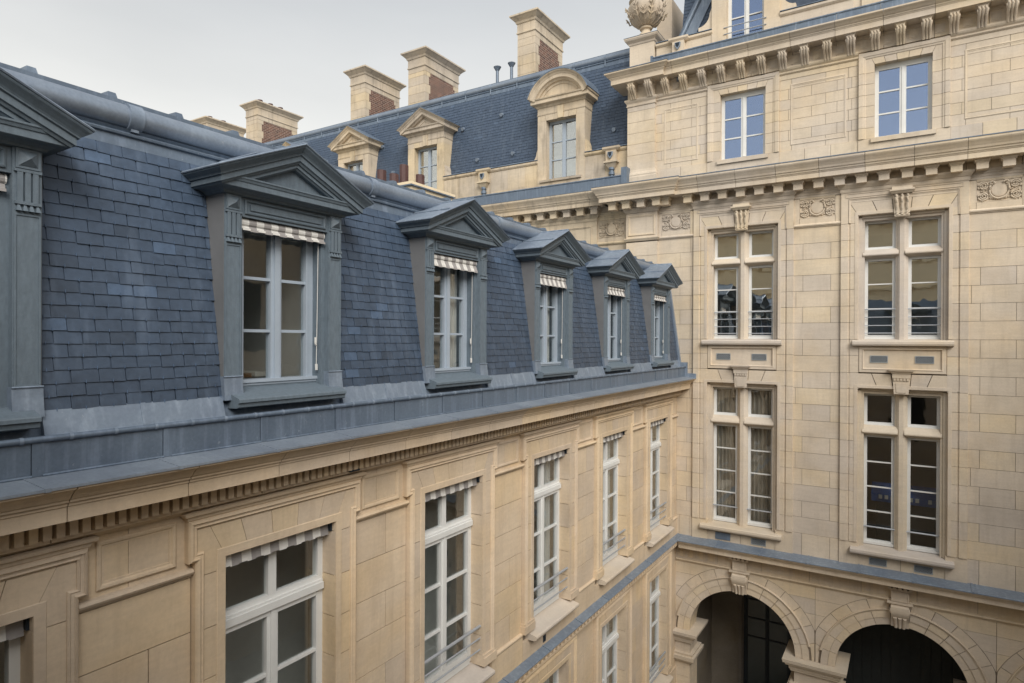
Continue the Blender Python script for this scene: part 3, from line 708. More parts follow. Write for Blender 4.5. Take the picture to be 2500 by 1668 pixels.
# window surrounds: coursed jambs with a sunk channel
JAMB = {}
def jamb(c, s, z0, z1, poly, name='jamb_stone'):
    key = (name, s, round(z1-z0, 4))
    if key not in JAMB:
        m = MB(); m.prism(alongv(fB), [(s*u, d) for u, d in poly], 0, z1-z0); JAMB[key] = mesh_of(name, m, 'stB', (0, 16, 0))
    o = bpy.data.objects.new(name, JAMB[key]); setp(o, wallB, Matrix.Translation((c, 16, z0)))
JP = [(.83, -.12), (.83, .042), (.845, .050), (.985, .050), (.995, .034), (1.020, .034), (1.030, .062), (1.172, .062), (1.178, .05), (1.178, -.02), (.86, -.02), (.86, -.12)]
for ci, c in enumerate(CB):
    zz = [z for z in COURS if z < -1.3]+[-1.06]
    for s in (-1, 1):
        for z0, z1 in zip(zz, zz[1:]): jamb(c, s, z0+GAP, z1-GAP, JP)
        for z0, z1 in ((-1.06, -.697), (-.697, -.312), (-.312, .046)): jamb(c, s, z0+GAP, z1-GAP, [(.815, -.02), (.815, .05), (.985, .05), (.995, .034), (1.02, .034), (1.03, .062), (1.172, .062), (1.178, .05), (1.178, -.02)])
        zz2 = [z for z in COURS if z > .04 and z < 2.70]
        for z0, z1 in zip(zz2, zz2[1:]): jamb(c, s, z0+GAP, z1-GAP, JP)
        jamb(c, s, 2.645+GAP, 3.30, [(1.025, -.02), (1.025, .055), (1.172, .062), (1.178, .05), (1.178, -.02)])
        jamb(c, s, 2.645+GAP, 2.81, JP)
        jamb(c, s, -5.02, -4.49-GAP, [(.80, -.14), (.80, .028), (1.18, .045), (1.18, -.02), (.90, -.02), (.90, -.14)], 'plinth_stone')
    piece('plinth_stone', fB, c-.798, c, -5.02, -4.72, -.03, .01, 'stB', wallB); piece('plinth_stone', fB, c+.008, c+.798, -5.02, -4.72, -.03, .012, 'stB', wallB)
    # flat-arch voussoirs over both windows
    for z, h, flare in ((2.81, .30, .17), (-1.04, .33, .12)):
        jt = [.155, .44, .83]; tp = [.185, .56, .83+flare]
        for s in (-1, 1):
            for i in range(2):
                m = MB(); m.prism(fB, [(c+s*(jt[i]+.007), z), (c+s*(jt[i+1]-.007), z), (c+s*(tp[i+1]-.007), z+h), (c+s*(tp[i]+.007), z+h)], -.12, .046+random.uniform(0, .003)); build('voussoir', m, 'stB', wallB)
            m = MB(); m.prism(fB, [(c+s*(.83+.004), z), (c+s*1.022, z), (c+s*1.022, z+h), (c+s*(.83+flare+.004), z+h)], -.02, .046); build('voussoir', m, 'stB', wallB)
            m = MB(); m.prism(fB, [(c+s*.004, z+.02), (c+s*.15, z+.02), (c+s*.18, z+h), (c+s*.004, z+h)], -.12, .04); build('voussoir', m, 'stB', wallB)
    m = MB()
    m.sweep(fB, [(c+1.022, 2.66), (c+1.022, 3.20), (c-1.022, 3.20), (c-1.022, 2.66)], [(0, .02), (0, .064), (.012, .072), (.022, .058), (.040, .054), (.05, .02)])
    m.sweep(fB, [(c+.90, .06), (c+.90, 2.885), (c-.90, 2.885), (c-.90, .06)], [(0, .03), (0, .054), (.006, .057), (.064, .057), (.07, .03)])
    m.sweep(fB, [(c+.90, -4.48), (c+.90, -.965), (c-.90, -.965), (c-.90, -4.48)], [(0, .03), (0, .054), (.006, .057), (.064, .057), (.07, .03)])
    m.fb(fB, c-1.022, c+1.022, 3.115, 3.205, -.02, .048)
    m.fb(fB, c-1.172, c+1.172, 3.205, 3.33, -.02, .052)
    m.sweep(fB, rectpath(c-1.08, c+1.08, 3.225, 3.315), [(0, .03), (0, .066), (.012, .066), (.016, .03)], True)
    m.sweep(planmap(fB), [(c-1.172, -.02), (c-1.172, .055), (c+1.172, .055), (c+1.172, -.02)], [(0, 3.33), (.012, 3.345), (.02, 3.37), (.02, 3.425), (.035, 3.43), (.055, 3.46), (.085, 3.50), (.095, 3.535), (0, 3.54)])
    build('window_architrave', m, 'stB', wallB)
    # inner stone reveal, mullion and transom
    for z0, z1, t0, t1 in ((.0, 2.83, 1.86, 2.055), (-4.6, -1.02, -2.09, -1.87)):
        m = MB()
        for s in (-1, 1):
            a, b = sorted((c+s*.71, c+s*.862)); m.fb(fB, a, b, z0, z1, -.34, -.085)
            a, b = sorted((c+s*.76, c+s*.835)); m.fb(fB, a, b, z0, z1-.06, -.2, -.045)
        m.fb(fB, c-.71, c+.71, z1-.135, z1, -.34, -.085); m.fb(fB, c-.76, c+.76, z1-.075, z1-.01, -.2, -.045)
        m.prism(alongv(fB), [(c-.12, -.32), (c-.12, -.17), (c-.095, -.15), (c-.075, -.12), (c-.05, -.10), (c-.042, -.085), (c+.042, -.085), (c+.05, -.10), (c+.075, -.12), (c+.095, -.15), (c+.12, -.17), (c+.12, -.32)], z0, z1-.13)
        for s in (-1, 1):
            a, b = sorted((c+s*.06, c+s*.74)); m.prism(alongu(fB), [(-.32, t0), (-.17, t0), (-.14, t0+.02), (-.10, t0+.03), (-.055, t0+.055), (-.05, t0+.075), (-.06, t0+.10), (-.15, t1), (-.32, t1)], a, b)
        build('stone_cross', m, 'sill', wallB)
    # keystones
    m = MB()
    m.prism(fB, [(c-.168, 3.20), (c-.145, 2.78), (c+.145, 2.78), (c+.168, 3.20)], .0, .085)
    for k in (-1, 0, 1): m.tube([fB(c+k*.105, 3.20, .10), fB(c+k*.104, 3.12, .125), fB(c+k*.10, 3.0, .115), fB(c+k*.095, 2.88, .085), fB(c+k*.092, 2.80, .075), fB(c+k*.09, 2.745, .085)], .036, 8, .030)
    m.tube([fB(c-.14, 2.735, .06), fB(c+.14, 2.735, .06)], .035, 8)
    m.sweep(planmap(fB), [(c-.175, .0), (c-.175, .14), (c+.175, .14), (c+.175, 0)], [(0, 3.195), (.02, 3.21), (.04, 3.245), (.055, 3.255), (.055, 3.285), (0, 3.30)])
    m.prism(alongu(fB), [(.0, 3.28), (.17, 3.285), (.12, 3.36), (.0, 3.37)], c-.19, c+.19)
    build('keystone', m, 'stB', wallB, smooth=True)
    m = MB()
    m.prism(fB, [(c-.165, -.70), (c-.135, -1.135), (c+.135, -1.135), (c+.165, -.70)], 0, .085)
    m.prism(fB, [(c-.105, -.90), (c-.09, -1.105), (c+.09, -1.105), (c+.105, -.90)], .08, .096)
    m.fb(fB, c-.165, c+.165, -.79, -.70, .08, .11)
    for k in range(5): m.fb(fB, c-.140+k*.060, c-.100+k*.060, -.845, -.79, .08, .105)
    m.sweep(planmap(fB), [(c-.165, 0), (c-.165, .11), (c+.165, .11), (c+.165, 0)], [(0, -.70), (.015, -.69), (.03, -.655), (.06, -.64), (.075, -.60), (0, -.585)])
    build('keystone', m, 'stB', wallB)
    # apron under the upper window with two cast grilles
    m = MB(); m.fb(fB, c-.815, c+.815, -.687, -.085, -.02, .034)
    m.sweep(fB, rectpath(c-.80, c+.80, -.678, -.10), [(0, .03), (0, .062), (.055, .064), (.070, .075), (.085, .055), (.092, .03)], True); build('apron_panel', m, 'stB', wallB)
    def grille(u, z, blank=False):
        if blank:
            mm = MB(); mm.fb(fB, u-.18, u+.18, z-.085, z+.085, .0, .03); build('blank_plate', mm, 'zinc', wallB); return
        mm = MB(); mm.fb(fB, u-.17, u+.17, z-.078, z+.078, .0, .040 if z > -2 else .018); gb = build('grille', mm, 'iron', wallB)
        dd = .040 if z > -2 else .018
        mm = MB(); mm.sweep(fB, rectpath(u-.17, u+.17, z-.078, z+.078), [(0, 0), (0, dd+.010), (.012, dd+.010), (.012, 0)], True)
        for i in range(-6, 7):
            for sg in (-1, 1):
                x0 = u+i*.048-sg*.066; x1 = u+i*.048+sg*.066; p0 = [x0, z-.066]; p1 = [x1, z+.066]
                for p, o_ in ((p0, p1), (p1, p0)):
                    for lim, cmp in ((u-.158, -1), (u+.158, 1)):
                        if (p[0]-lim)*cmp > 0 and abs(p1[0]-p0[0]) > 1e-6:
                            t = (lim-o_[0])/(p[0]-o_[0]); p[1] = o_[1]+(p[1]-o_[1])*t; p[0] = lim
                if abs(p0[1]-p1[1]) > .02: mm.tube([fB(p0[0], p0[1], dd+.004), fB(p1[0], p1[1], dd+.004)], .0045, 4)
        build('lattice', mm, 'ironl', wallB)
    for s in (-1, 1): grille(c+s*.42, -.385); 
    grille(c-.42, -4.86, ci == 0); grille(c+.42, -4.86)
    for z0, half in ((.0, .93), (-4.62, .955)):
        m = MB(); m.prism(alongu(fB), [(-.30, z0+.075), (-.10, z0+.045), (.14, z0+.02), (.165, z0), (.168, z0-.05), (.155, z0-.085), (.06, z0-.095), (-.30, z0-.095)], c-half, c+half); build('window_sill', m, 'sill', wallB)

# timber casements in the cross windows
def lights(c, rows, mat, rails, room, zf):
    f = MB(); panes = []; d0, d1 = -.30, -.235
    for z0, z1, bars in rows:
        for s in (-1, 1):
            a, b = sorted((c+s*.118, c+s*.712)); f.fb(fB, a, a+.062, z0, z1, d0, d1); f.fb(fB, b-.062, b, z0, z1, d0, d1); f.fb(fB, a+.062, b-.062, z0, z0+.06, d0, d1-.002); f.fb(fB, a+.062, b-.062, z1-.055, z1, d0, d1-.002)
            f.fb(fB, a-.0, b, z0-.035, z0+.02, d0, d1+.035)
            q = [z0+.06]+bars+[z1-.055]
            for z in bars: f.fb(fB, a+.06, b-.06, z-.013, z+.013, d0+.012, d1-.004)
            for p0, p1 in zip(q, q[1:]): panes.append((a+.058, b-.058, p0+.008, p1-.008))
    W = build('window', f, 'wwhite', B, (c, 16.27, rows[0][0]))
    for p in panes: piece('pane', fB, *p, -.272, -.264, mat, W)
    for z, r in rails:
        for s in (-1, 1):
            a, b = sorted((c+s*.10, c+s*.745)); m = MB(); m.tube([fB(a, z, -.175), fB(b, z, -.175)], r, 8); build('guard_rail', m, 'alu', W, smooth=True)
    m = MB(); z0, z1 = rows[0][0]-zf, rows[-1][1]+.3
    for q in ((c-1.5, c-1.46, z0, z1, -4.4, -.47), (c+1.46, c+1.5, z0, z1, -4.4, -.47), (c-1.5, c+1.5, z0, z1, -4.45, -4.4), (c-1.5, c+1.5, z1, z1+.04, -4.4, -.47)): m.fb(fB, *q)
    build('room', m, room, W, (c, 18, z0)); m = MB(); m.fb(fB, c-1.5, c+1.5, z0-.04, z0, -4.4, -.47); build('room_floor', m, 'floor', W)
    if zf < .25 and c < -2:
        m = MB()
        for k in range(34): u = c-.80+k*.0485; m.tube([fB(u, rows[0][0]-.1, -.50+.03*(k % 2)), fB(u, rows[-1][1]+.1, -.50+.03*(k % 2))], .034, 6)
        build('drape', m, 'drape', W, smooth=True)
    return W
for i, c in enumerate(CB):
    lights(c, ((.09, 1.86, [.735, 1.285]), (2.06, 2.70, [])), 'glassB', ((.72, .014), (.545, .010), (.36, .010), (.19, .010)), 'room', .3)
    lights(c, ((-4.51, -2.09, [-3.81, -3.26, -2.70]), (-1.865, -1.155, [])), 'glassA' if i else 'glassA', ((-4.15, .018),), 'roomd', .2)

# frieze between the surrounds: carved cartouche panels and bands
def cartouche():
    rnd = random.Random(5)
    m = MB(); f = lambda u, v, d: (u, -d, v)
    m.fb(f, -.375, .375, -.22, .22, -.02, -.004)
    m.sweep(f, rectpath(-.375, .375, -.22, .22), [(0, -.02), (0, .014), (.012, .014), (.014, -.02)], True)
    def leaf(px, pz, ang, ln, wd, d0):
        ca, sa = math.cos(ang), math.sin(ang); q = lambda t, w_, d: f(px+ca*t-sa*w_, pz+sa*t+ca*w_, d)
        m.add([q(0, 0, d0), q(ln*.5, wd, d0*.5), q(ln, 0, d0*.6), q(ln*.5, -wd, d0*.5), q(ln*.5, 0, d0+.016), q(ln*.4, 0, -.01)], [(0, 1, 4), (1, 2, 4), (2, 3, 4), (3, 0, 4), (1, 0, 5), (2, 1, 5), (3, 2, 5), (0, 3, 5)])
    for sx in (-1, 1):
        for sz, cz, R0 in ((1, .105, .092), (-1, -.105, .092)):
            pts = []
            for i in range(34):
                t = i/33; a = -.6+t*4.6*math.pi; r = R0*(1-t*.84)
                pts.append(f(sx*(.258+r*math.cos(a)), cz+r*math.sin(a)*sz, .014+.016*t))
            m.tube(pts, .0165, 6, .011)
            for k in range(5): ang = rnd.uniform(0, 6.28); leaf(sx*(.258+.085*math.cos(ang)), cz+.085*math.sin(ang), ang+rnd.uniform(-.7, .7), rnd.uniform(.03, .055), rnd.uniform(.012, .02), .016)
        for k in range(6): leaf(sx*(.15+.02*k), -.02+.03*rnd.uniform(-1, 1), rnd.uniform(0, 6.28), .06, .02, .02)
        for k in range(5): leaf(sx*(.03+.05*k), -.195+.01*k, (.9 if sx > 0 else 2.2)+rnd.uniform(-.3, .3), .06, .018, .018)
        pts = []
        for i in range(16):
            t = i/15; a = R(200)-t*R(330); r = .042*(1-t*.55); pts.append(f(sx*(.118+r*math.cos(a)*1), .150+r*math.sin(a), .03))
        m.tube(pts[::-1], .013, 6, .018)
    mid = [f(.160*math.sin(R(a))*(1+.06*math.cos(R(a))), .035-.205*math.cos(R(a)), .030) for a in range(-112, 113, 14)]
    m.tube(mid, .015, 6)
    n = 18; ring = []
    for s_, dd in ((1, -.01), (.98, .010), (.90, .013), (.5, .016), (.1, .017)): ring += [f(.135*s_*math.cos(2*math.pi*j/n), .02+.150*s_*math.sin(2*math.pi*j/n)*(1 if math.sin(2*math.pi*j/n) < 0 else .85), dd) for j in range(n)]
    m.add(ring, [(k*n+j, k*n+(j+1) % n, (k+1)*n+(j+1) % n, (k+1)*n+j) for k in range(4) for j in range(n)]+[tuple(range(4*n, 5*n))])
    return m
cart = None
def put_cart(x, y, z, parent, sx=1, mat='stB'):
    global cart
    if cart is None:
        cart = build('carved_panel', cartouche(), mat, parent, (0, 0, 0), smooth=True)
        cart.matrix_basis = WM[cart.name] = Matrix.Translation((x, y, z)) @ Matrix.Diagonal((sx, 1, 1, 1))
    else:
        c = cart.copy(); setp(c, parent, Matrix.Translation((x, y, z)) @ Matrix.Diagonal((sx, 1, 1, 1)))
        if mat != 'stB': c.data = c.data.copy(); c.data.materials[0] = MT[mat]
for zi, (a, b) in enumerate(zones):
    if zi == 0: a = -5.56
    cx = (a+b)/2; hw = min(.375, (b-a)/2-.02)
    for p, q in ((a, cx-hw), (cx+hw, b)):
        if q-p > .03: blk(p, q, 2.73, 3.33, .012, 'frieze_stone')
    blk(cx-hw, cx+hw, 2.73, 2.865, .012, 'frieze_stone'); blk(cx-hw, cx+hw, 3.305, 3.36, .012, 'frieze_stone')
    put_cart(cx, 16.0-.0, 3.085, wallB, hw/.375)
    m = MB(); m.prism(alongu(fB), [(-.02, 2.645), (.018, 2.645), (.022, 2.66), (.045, 2.675), (.052, 2.70), (.035, 2.722), (.015, 2.735), (-.02, 2.735)], a+.001, b-.001); build('band_moulding', m, 'stB', wallB); m = MB()
    m.prism(alongu(fB), [(-.02, 3.34), (.02, 3.34), (.02, 3.39), (.03, 3.395), (.03, 3.45), (.042, 3.455), (.042, 3.50), (.06, 3.54), (-.02, 3.54)], a+.001, b-.001)
    build('frieze_moulding', m, 'stB', wallB)
# --- lower cornice, breaking forward over the corner pilaster
LC = [(0, 3.525), (.03, 3.545), (.04, 3.56), (.04, 3.70), (.395, 3.70), (.395, 3.805), (.405, 3.81), (.415, 3.835), (.428, 3.84), (.435, 3.87), (.455, 3.885), (.470, 3.925), (.505, 3.98), (.535, 4.02), (.548, 4.045), (.548, 4.085), (-.3, 4.11)]
lcp = [(-6.65, -.40), (-6.65, .12), (-5.38, .12), (-5.38, 0)]
mb = MB(); mb.sweep(planmap(fB), lcp+[(-4.42, 0)], LC); cornL_ = build('cornice_stone', mb, 'stB', wallB)
x = -4.42; st = .905
mb = MB(); mb.prism(lambda a, b, c: fB(c, b, a), LC, x+.008, x+st); cs = build('cornice_stone', mb, 'stB', wallB); i = 1
while x+st*i < BR-.2: dup(cs, (st*i, 0, 0), wallB); i += 1
def flash(path, hz, z, parent, fr=fB, mat='zinc'):
    m = MB(); m.sweep(planmap(fr), path, [(-.45, z+.015), (hz, z-.012), (hz, z-.03), (hz-.012, z-.03), (hz-.02, z-.018), (-.45, z+.004)]); return build('lead_flashing', m, mat, parent)
flash(lcp+[(BR, 0)], .558, 4.118, wallB)
def modillion(parent, mat='stB'):
    m = MB(); f = lambda u, v, d: (u, -d, v)
    m.fb(f, -.100, .100, -.022, .105, .0, .235)
    m.sweep(planmap(f), [(-.100, .0), (-.100, .235), (.100, .235), (.100, 0)], [(-.02, .104), (.006, .106), (.010, .122), (.026, .134), (.036, .158), (.036, .1785), (-.02, .1785)])
    return build('modillion', m, mat, parent, (0, 0, 0))
mod = None
def put_mod(x, d, z, parent, fr=fB):
    global mod
    if mod is None: mod = modillion(parent); mod.matrix_basis = WM[mod.name] = Matrix.Translation(fr(x, z, d))
    else: setp(mod.copy(), parent, Matrix.Translation(fr(x, z, d)))
x = -4.72
while x < BR-.1: put_mod(x, .03, 3.521, wallB); x += .4275
for x in (-6.72, -6.33, -5.92, -5.50): put_mod(x, .15, 3.521, wallB)
put_mod(-5.30, .06, 3.521, wallB)
# --- corner pilaster, lower order (panelled head) and shaft down to the roof of the wing
def pil(a, b, z0, z1, d): piece('pilaster_stone', fB, a, b, z0+GAP, z1-GAP, -.1, d, 'stB', wallB)
zz = [-.7+.3694*i for i in range(10)]
for z0, z1 in zip(zz, zz[1:]):
    if z1 < 2.70: pil(-6.42, -5.56, z0, z1, .10)
pil(-6.42, -5.56, 2.735, 3.40, .10)
m = MB(); m.sweep(fB, rectpath(-6.36, -5.62, 2.80, 3.33), [(0, .09), (0, .118), (.018, .124), (.03, .112), (.045, .112), (.05, .09)], True); build('pilaster_panel', m, 'stB', wallB)
for z0, z1, h in ((2.645, 2.735, .05), (3.40, 3.525, .075)):
    m = MB(); m.sweep(planmap(fB), [(-6.42, -.3), (-6.42, .10), (-5.56, .10), (-5.56, -.05)], [(0, z0), (h*.3, z0+.01), (h*.6, z0+(z1-z0)*.4), (h, z0+(z1-z0)*.75), (h, z1), (-.02, z1)]); build('pilaster_moulding', m, 'stB', wallB)
# --- attic storey
AZ = [4.50+.2425*i for i in range(8)]
az = [(-5.66, CB[0]-.845)]+[(CB[i]+.845, CB[i+1]-.845) for i in range(3)]+[(CB[3]+.845, BR)]
for zi, (a, b) in enumerate(az):
    for k, (z0, z1) in enumerate(zip(AZ, AZ[1:])):
        fr_ = (.0, .12, .42, .74, .92, 1) if k % 2 else (.0, .16, .60, .88, 1)
        if zi == 0: fr_ = (0, .13, .50, .86, 1) if k % 2 else (0, .30, .70, 1)
        cuts = [a+(b-a)*q for q in fr_]
        for p, q in zip(cuts, cuts[1:]): piece('attic_block', fB, p+GAP, q-GAP, z0+GAP, z1-GAP, -.03, random.uniform(0, .003), 'stB', wallB)
    n_ = 3 if zi else 2
    for i in range(n_): blk(a+(b-a)*i/n_, a+(b-a)*(i+1)/n_, 4.10, 4.50, .02, 'base_stone')
    m = MB(); m.sweep(fB, rectpath(a+.24, b-.24, 4.62, 6.06), [(0, -.01), (0, .006), (.012, .013), (.026, .013), (.034, .005), (.05, .007), (.056, -.01)], True); build('attic_panel_moulding', m, 'stB', wallB)
    m = MB(); m.prism(alongu(fB), [(-.02, 6.19), (.012, 6.19), (.012, 6.30), (.03, 6.31), (.05, 6.33), (.05, 6.36), (.035, 6.365), (.07, 6.40), (.085, 6.43), (.085, 6.465), (-.02, 6.47)], a+.001, b-.001); build('attic_moulding', m, 'stB', wallB)
JA = [(.53, -.14), (.53, .030), (.70, .030), (.712, .045), (.745, .050), (.755, .062), (.835, .066), (.845, .05), (.845, -.02), (.56, -.02), (.56, -.14)]
for c in CB:
    for s in (-1, 1):
        for z0, z1 in zip(AZ, AZ[1:]):
            if z1 < 6.14: jamb(c, s, z0+GAP, z1-GAP, JA, 'attic_jamb')
            else: jamb(c, s, z0+GAP, 6.41, [(.70, -.02), (.70, .030), (.712, .045), (.745, .05), (.755, .062), (.835, .066), (.845, .05), (.845, -.02)], 'attic_jamb')
        m = MB(); m.prism(fB, [(c+s*.535, AZ[6]+GAP), (c+s*.705, AZ[6]+GAP), (c+s*.705, 6.33), (c+s*.62, 6.33), (c+s*.535, 6.135)], -.14, .03); build('voussoir', m, 'stB', wallB)
    bt = [-.53+1.06*i/5 for i in range(6)]
    for i in range(5):
        m = MB(); m.prism(fB, [(c+bt[i]+.004, 6.135), (c+bt[i+1]-.004, 6.135), (c+bt[i+1]*1.17-.004, 6.33), (c+bt[i]*1.17+.004, 6.33)], -.14, .03+random.uniform(0, .002)); build('voussoir', m, 'stB', wallB)
    m = MB(); m.sweep(fB, [(c+.845, 6.30), (c+.845, 6.41), (c-.845, 6.41), (c-.845, 6.30)], [(0, -.02), (0, .05), (.012, .066), (.086, .062), (.096, .05), (.13, .045), (.145, .028), (.145, -.02)])
    m.fb(fB, c-.62, c+.62, 6.32, 6.42, -.02, .027); build('window_architrave', m, 'stB', wallB)
    m = MB(); m.fb(fB, c-.60, c+.60, 4.40, 4.496, -.16, .085); m.fb(fB, c-.845, c+.845, 4.105, 4.398, -.02, .04); m.fb(fB, c-.845, c-.603, 4.398, 4.497, -.16, .04); m.fb(fB, c+.603, c+.845, 4.398, 4.497, -.16, .04)
    build('window_sill', m, 'stB', wallB)
    f = MB(); d0, d1 = -.19, -.13
    f.fb(fB, c-.56, c-.455, 4.49, 6.15, d0, d1); f.fb(fB, c+.455, c+.56, 4.49, 6.15, d0, d1); f.fb(fB, c-.455, c+.455, 6.02, 6.15, d0, d1-.002); f.fb(fB, c-.455, c+.455, 4.49, 4.56, d0, d1-.002)
    f.fb(fB, c-.062, c+.062, 4.56, 6.02, d0, d1+.004); f.fb(fB, c-.022, c+.022, 4.56, 6.02, d0, d1+.02)
    for z in (5.05, 5.54): f.fb(fB, c-.455, c-.062, z-.016, z+.016, d0+.01, d1-.004); f.fb(fB, c+.062, c+.455, z-.016, z+.016, d0+.01, d1-.004)
    W = build('attic_window', f, 'wwhite', B, (c, 16.16, 4.49))
    for s in (-1, 1):
        for z0, z1 in ((4.555, 5.036), (5.064, 5.526), (5.554, 6.024)): a, b = sorted((c+s*.06, c+s*.457)); piece('pane', fB, a, b, z0, z1, -.164, -.156, 'glassT', W)
    m = MB(); z0, z1 = 4.2, 6.5
    for q in ((c-1.2, c-1.16, z0, z1, -3.4, -.47), (c+1.16, c+1.2, z0, z1, -3.4, -.47), (c-1.2, c+1.2, z0, z1, -3.45, -3.4), (c-1.2, c+1.2, z1, z1+.04, -3.4, -.47), (c-1.2, c+1.2, z0-.04, z0, -3.4, -.47)): m.fb(fB, *q)
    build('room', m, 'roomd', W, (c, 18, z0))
# attic pilaster
zz = [4.66+.2925*i for i in range(7)]
for z0, z1 in zip(zz, zz[1:]): pil(-6.40, -5.64, z0, z1 if z1 < 6.3 else 6.25, .10)
m = MB()
m.sweep(planmap(fB), [(-6.40, -.3), (-6.40, .10), (-5.64, .10), (-5.64, -.05)], [(.06, 4.105), (.06, 4.36), (.045, 4.385), (.05, 4.42), (.035, 4.46), (.012, 4.50), (.0, 4.56), (0, 4.665), (-.03, 4.665), (-.03, 4.105)]); build('pilaster_base', m, 'stB', wallB); m = MB()
m.sweep(planmap(fB), [(-6.40, -.3), (-6.40, .10), (-5.64, .10), (-5.64, -.05)], [(0, 6.25), (.02, 6.26), (.025, 6.29), (.012, 6.30), (.018, 6.34), (.05, 6.38), (.065, 6.41), (.065, 6.44), (-.02, 6.44)])
build('pilaster_moulding', m, 'stB', wallB)
# --- upper cornice on scrolled consoles
UC = [(0, 6.44), (.03, 6.45), (.03, 6.735), (.045, 6.745), (.06, 6.80), (.375, 6.80), (.375, 6.915), (.385, 6.925), (.392, 6.945), (.405, 6.95), (.41, 6.975), (.43, 6.985), (.465, 7.02), (.50, 7.045), (.515, 7.06), (.515, 7.09), (-.35, 7.115)]
ucp = [(-6.35, -.40), (-6.35, .10), (-5.67, .10), (-5.67, 0)]
mb = MB(); mb.sweep(planmap(fB), ucp+[(-5.10, 0)], UC); build('cornice_stone', mb, 'stB', wallB)
x = -5.10; st = .925
mb = MB(); mb.prism(lambda a, b, c: fB(c, b, a), UC, x+.008, x+st); cs = build('cornice_stone', mb, 'stB', wallB); i = 1
while x+st*i < BR-.2: dup(cs, (st*i, 0, 0), wallB); i += 1
flash(ucp, .527, 7.122, wallB)
def console():
    m = MB(); f = lambda u, v, d: (u, -d, v)
    m.prism(alongu(f), [(0, .0), (.05, .005), (.085, .06), (.15, .13), (.25, .185), (.285, .24), (.285, .32), (0, .32)], -.082, .082)
    for k in (-1, 0, 1): m.tube([f(k*.056, .31, .285), f(k*.056, .25, .288), f(k*.056, .19, .255), f(k*.056, .13, .16), f(k*.056, .06, .09), f(k*.056, -.01, .052)], .030, 8, .026)
    for s in (-1, 1): m.tube([f(s*.075, .245, .235), f(s*.098, .245, .235)], .05, 12)
    m.fb(f, -.085, .085, .315, .338, .0, .305); m.sweep(planmap(f), [(-.085, 0), (-.085, .295), (.085, .295), (.085, 0)], [(-.02, .336), (.01, .338), (.018, .346), (.03, .352), (.034, .366), (-.02, .366)])
    return m
con = build('console', console(), 'stB', wallB, (0, 0, 0), smooth=True); con.matrix_basis = WM[con.name] = Matrix.Translation(fB(-5.33, 6.435, .02)); x = -5.33+.4705
while x < BR-.1: setp(con.copy(), wallB, Matrix.Translation(fB(x, 6.435, .02))); x += .4705
for x in (-6.20, -5.74): setp(con.copy(), wallB, Matrix.Translation(fB(x, 6.435, .12)))
x = -5.33+.235
while x < BR-.3:
    m = MB(); m.fb(fB, x-.085, x+.085, 6.515, 6.70, .02, .038); m.fb(fB, x-.06, x+.06, 6.54, 6.675, .02, .046); build('metope', m, 'stB', wallB); x += .4705
# gutter above the cornice
def gutter(fr, a, b, z0, z1, d, parent, st=.85, bead=True):
    x = a
    while x < b-.05:
        q = min(x+st, b); m = MB(); m.fb(fr, x+.002, q-.003, z0, z1, d-.02, d); m.fb(fr, x+.002, x+.05, z0, z1, d-.005, d+.006); build('gutter_panel', m, 'zinc', parent); x = q
    if bead:
        m = MB(); m.tube([fr(a, z1+.012, d-.005), fr(b, z1+.012, d-.005)], .024, 10)
        k = a+.2
        while k < b: m.tube([fr(k, z1+.012, d-.005), fr(k+.03, z1+.012, d-.005)], .029, 8); k += .55
        build('gutter_bead', m, 'zinc', parent, smooth=True)
gutter(fB, -5.62, BR, 7.10, 7.30, .36, wallB)
# parapet with rainwater spout, stone dormers, slate roof above
mb = MB(); mb.fb(fB, -2.60, CB[1]-.95, 7.08, 7.70, -.28, 0); build('parapet', mb, 'stB', B)
mb = MB(); mb.fb(fB, -5.64, -4.18, 7.08, 7.70, -.28, 0); par = build('parapet', mb, 'stB', B)
for a, b in ((-5.64, -4.18), (-2.60, CB[1]-.95)):
    mb = MB(); mb.sweep(planmap(fB), [(a, 0), (b, 0)], [(-.28, 7.70), (0, 7.70), (.02, 7.715), (.05, 7.75), (.055, 7.80), (-.3, 7.82)])
    build('coping', mb, 'stB', par)
    mb = MB(); mb.fb(fB, a, b-.01, 7.82, 7.835, -.30, .065); build('coping_sheet', mb, 'zinc', par)
def spout():
    m = MB(); f = lambda u, v, d: (u, -d, v)
    m.sweep(planmap(f), [(-.20, 0), (-.20, .10), (.20, .10), (.20, 0)], [(-.05, .0), (0, 0), (.02, .02), (.05, .06), (.05, .11), (-.05, .12)])
    m.fb(f, -.15, .15, -.30, .0, 0, .14)
    m.add([f(-.19, -.30, 0), f(.19, -.30, 0), f(.19, -.30, .18), f(-.19, -.30, .18), f(-.07, -.50, 0), f(.07, -.50, 0), f(.07, -.50, .08), f(-.07, -.50, .08)], [(0, 1, 2, 3), (4, 7, 6, 5), (0, 4, 5, 1), (1, 5, 6, 2), (2, 6, 7, 3), (3, 7, 4, 0)])
    m.fb(f, -.20, .20, -.335, -.29, 0, .19)
    return m
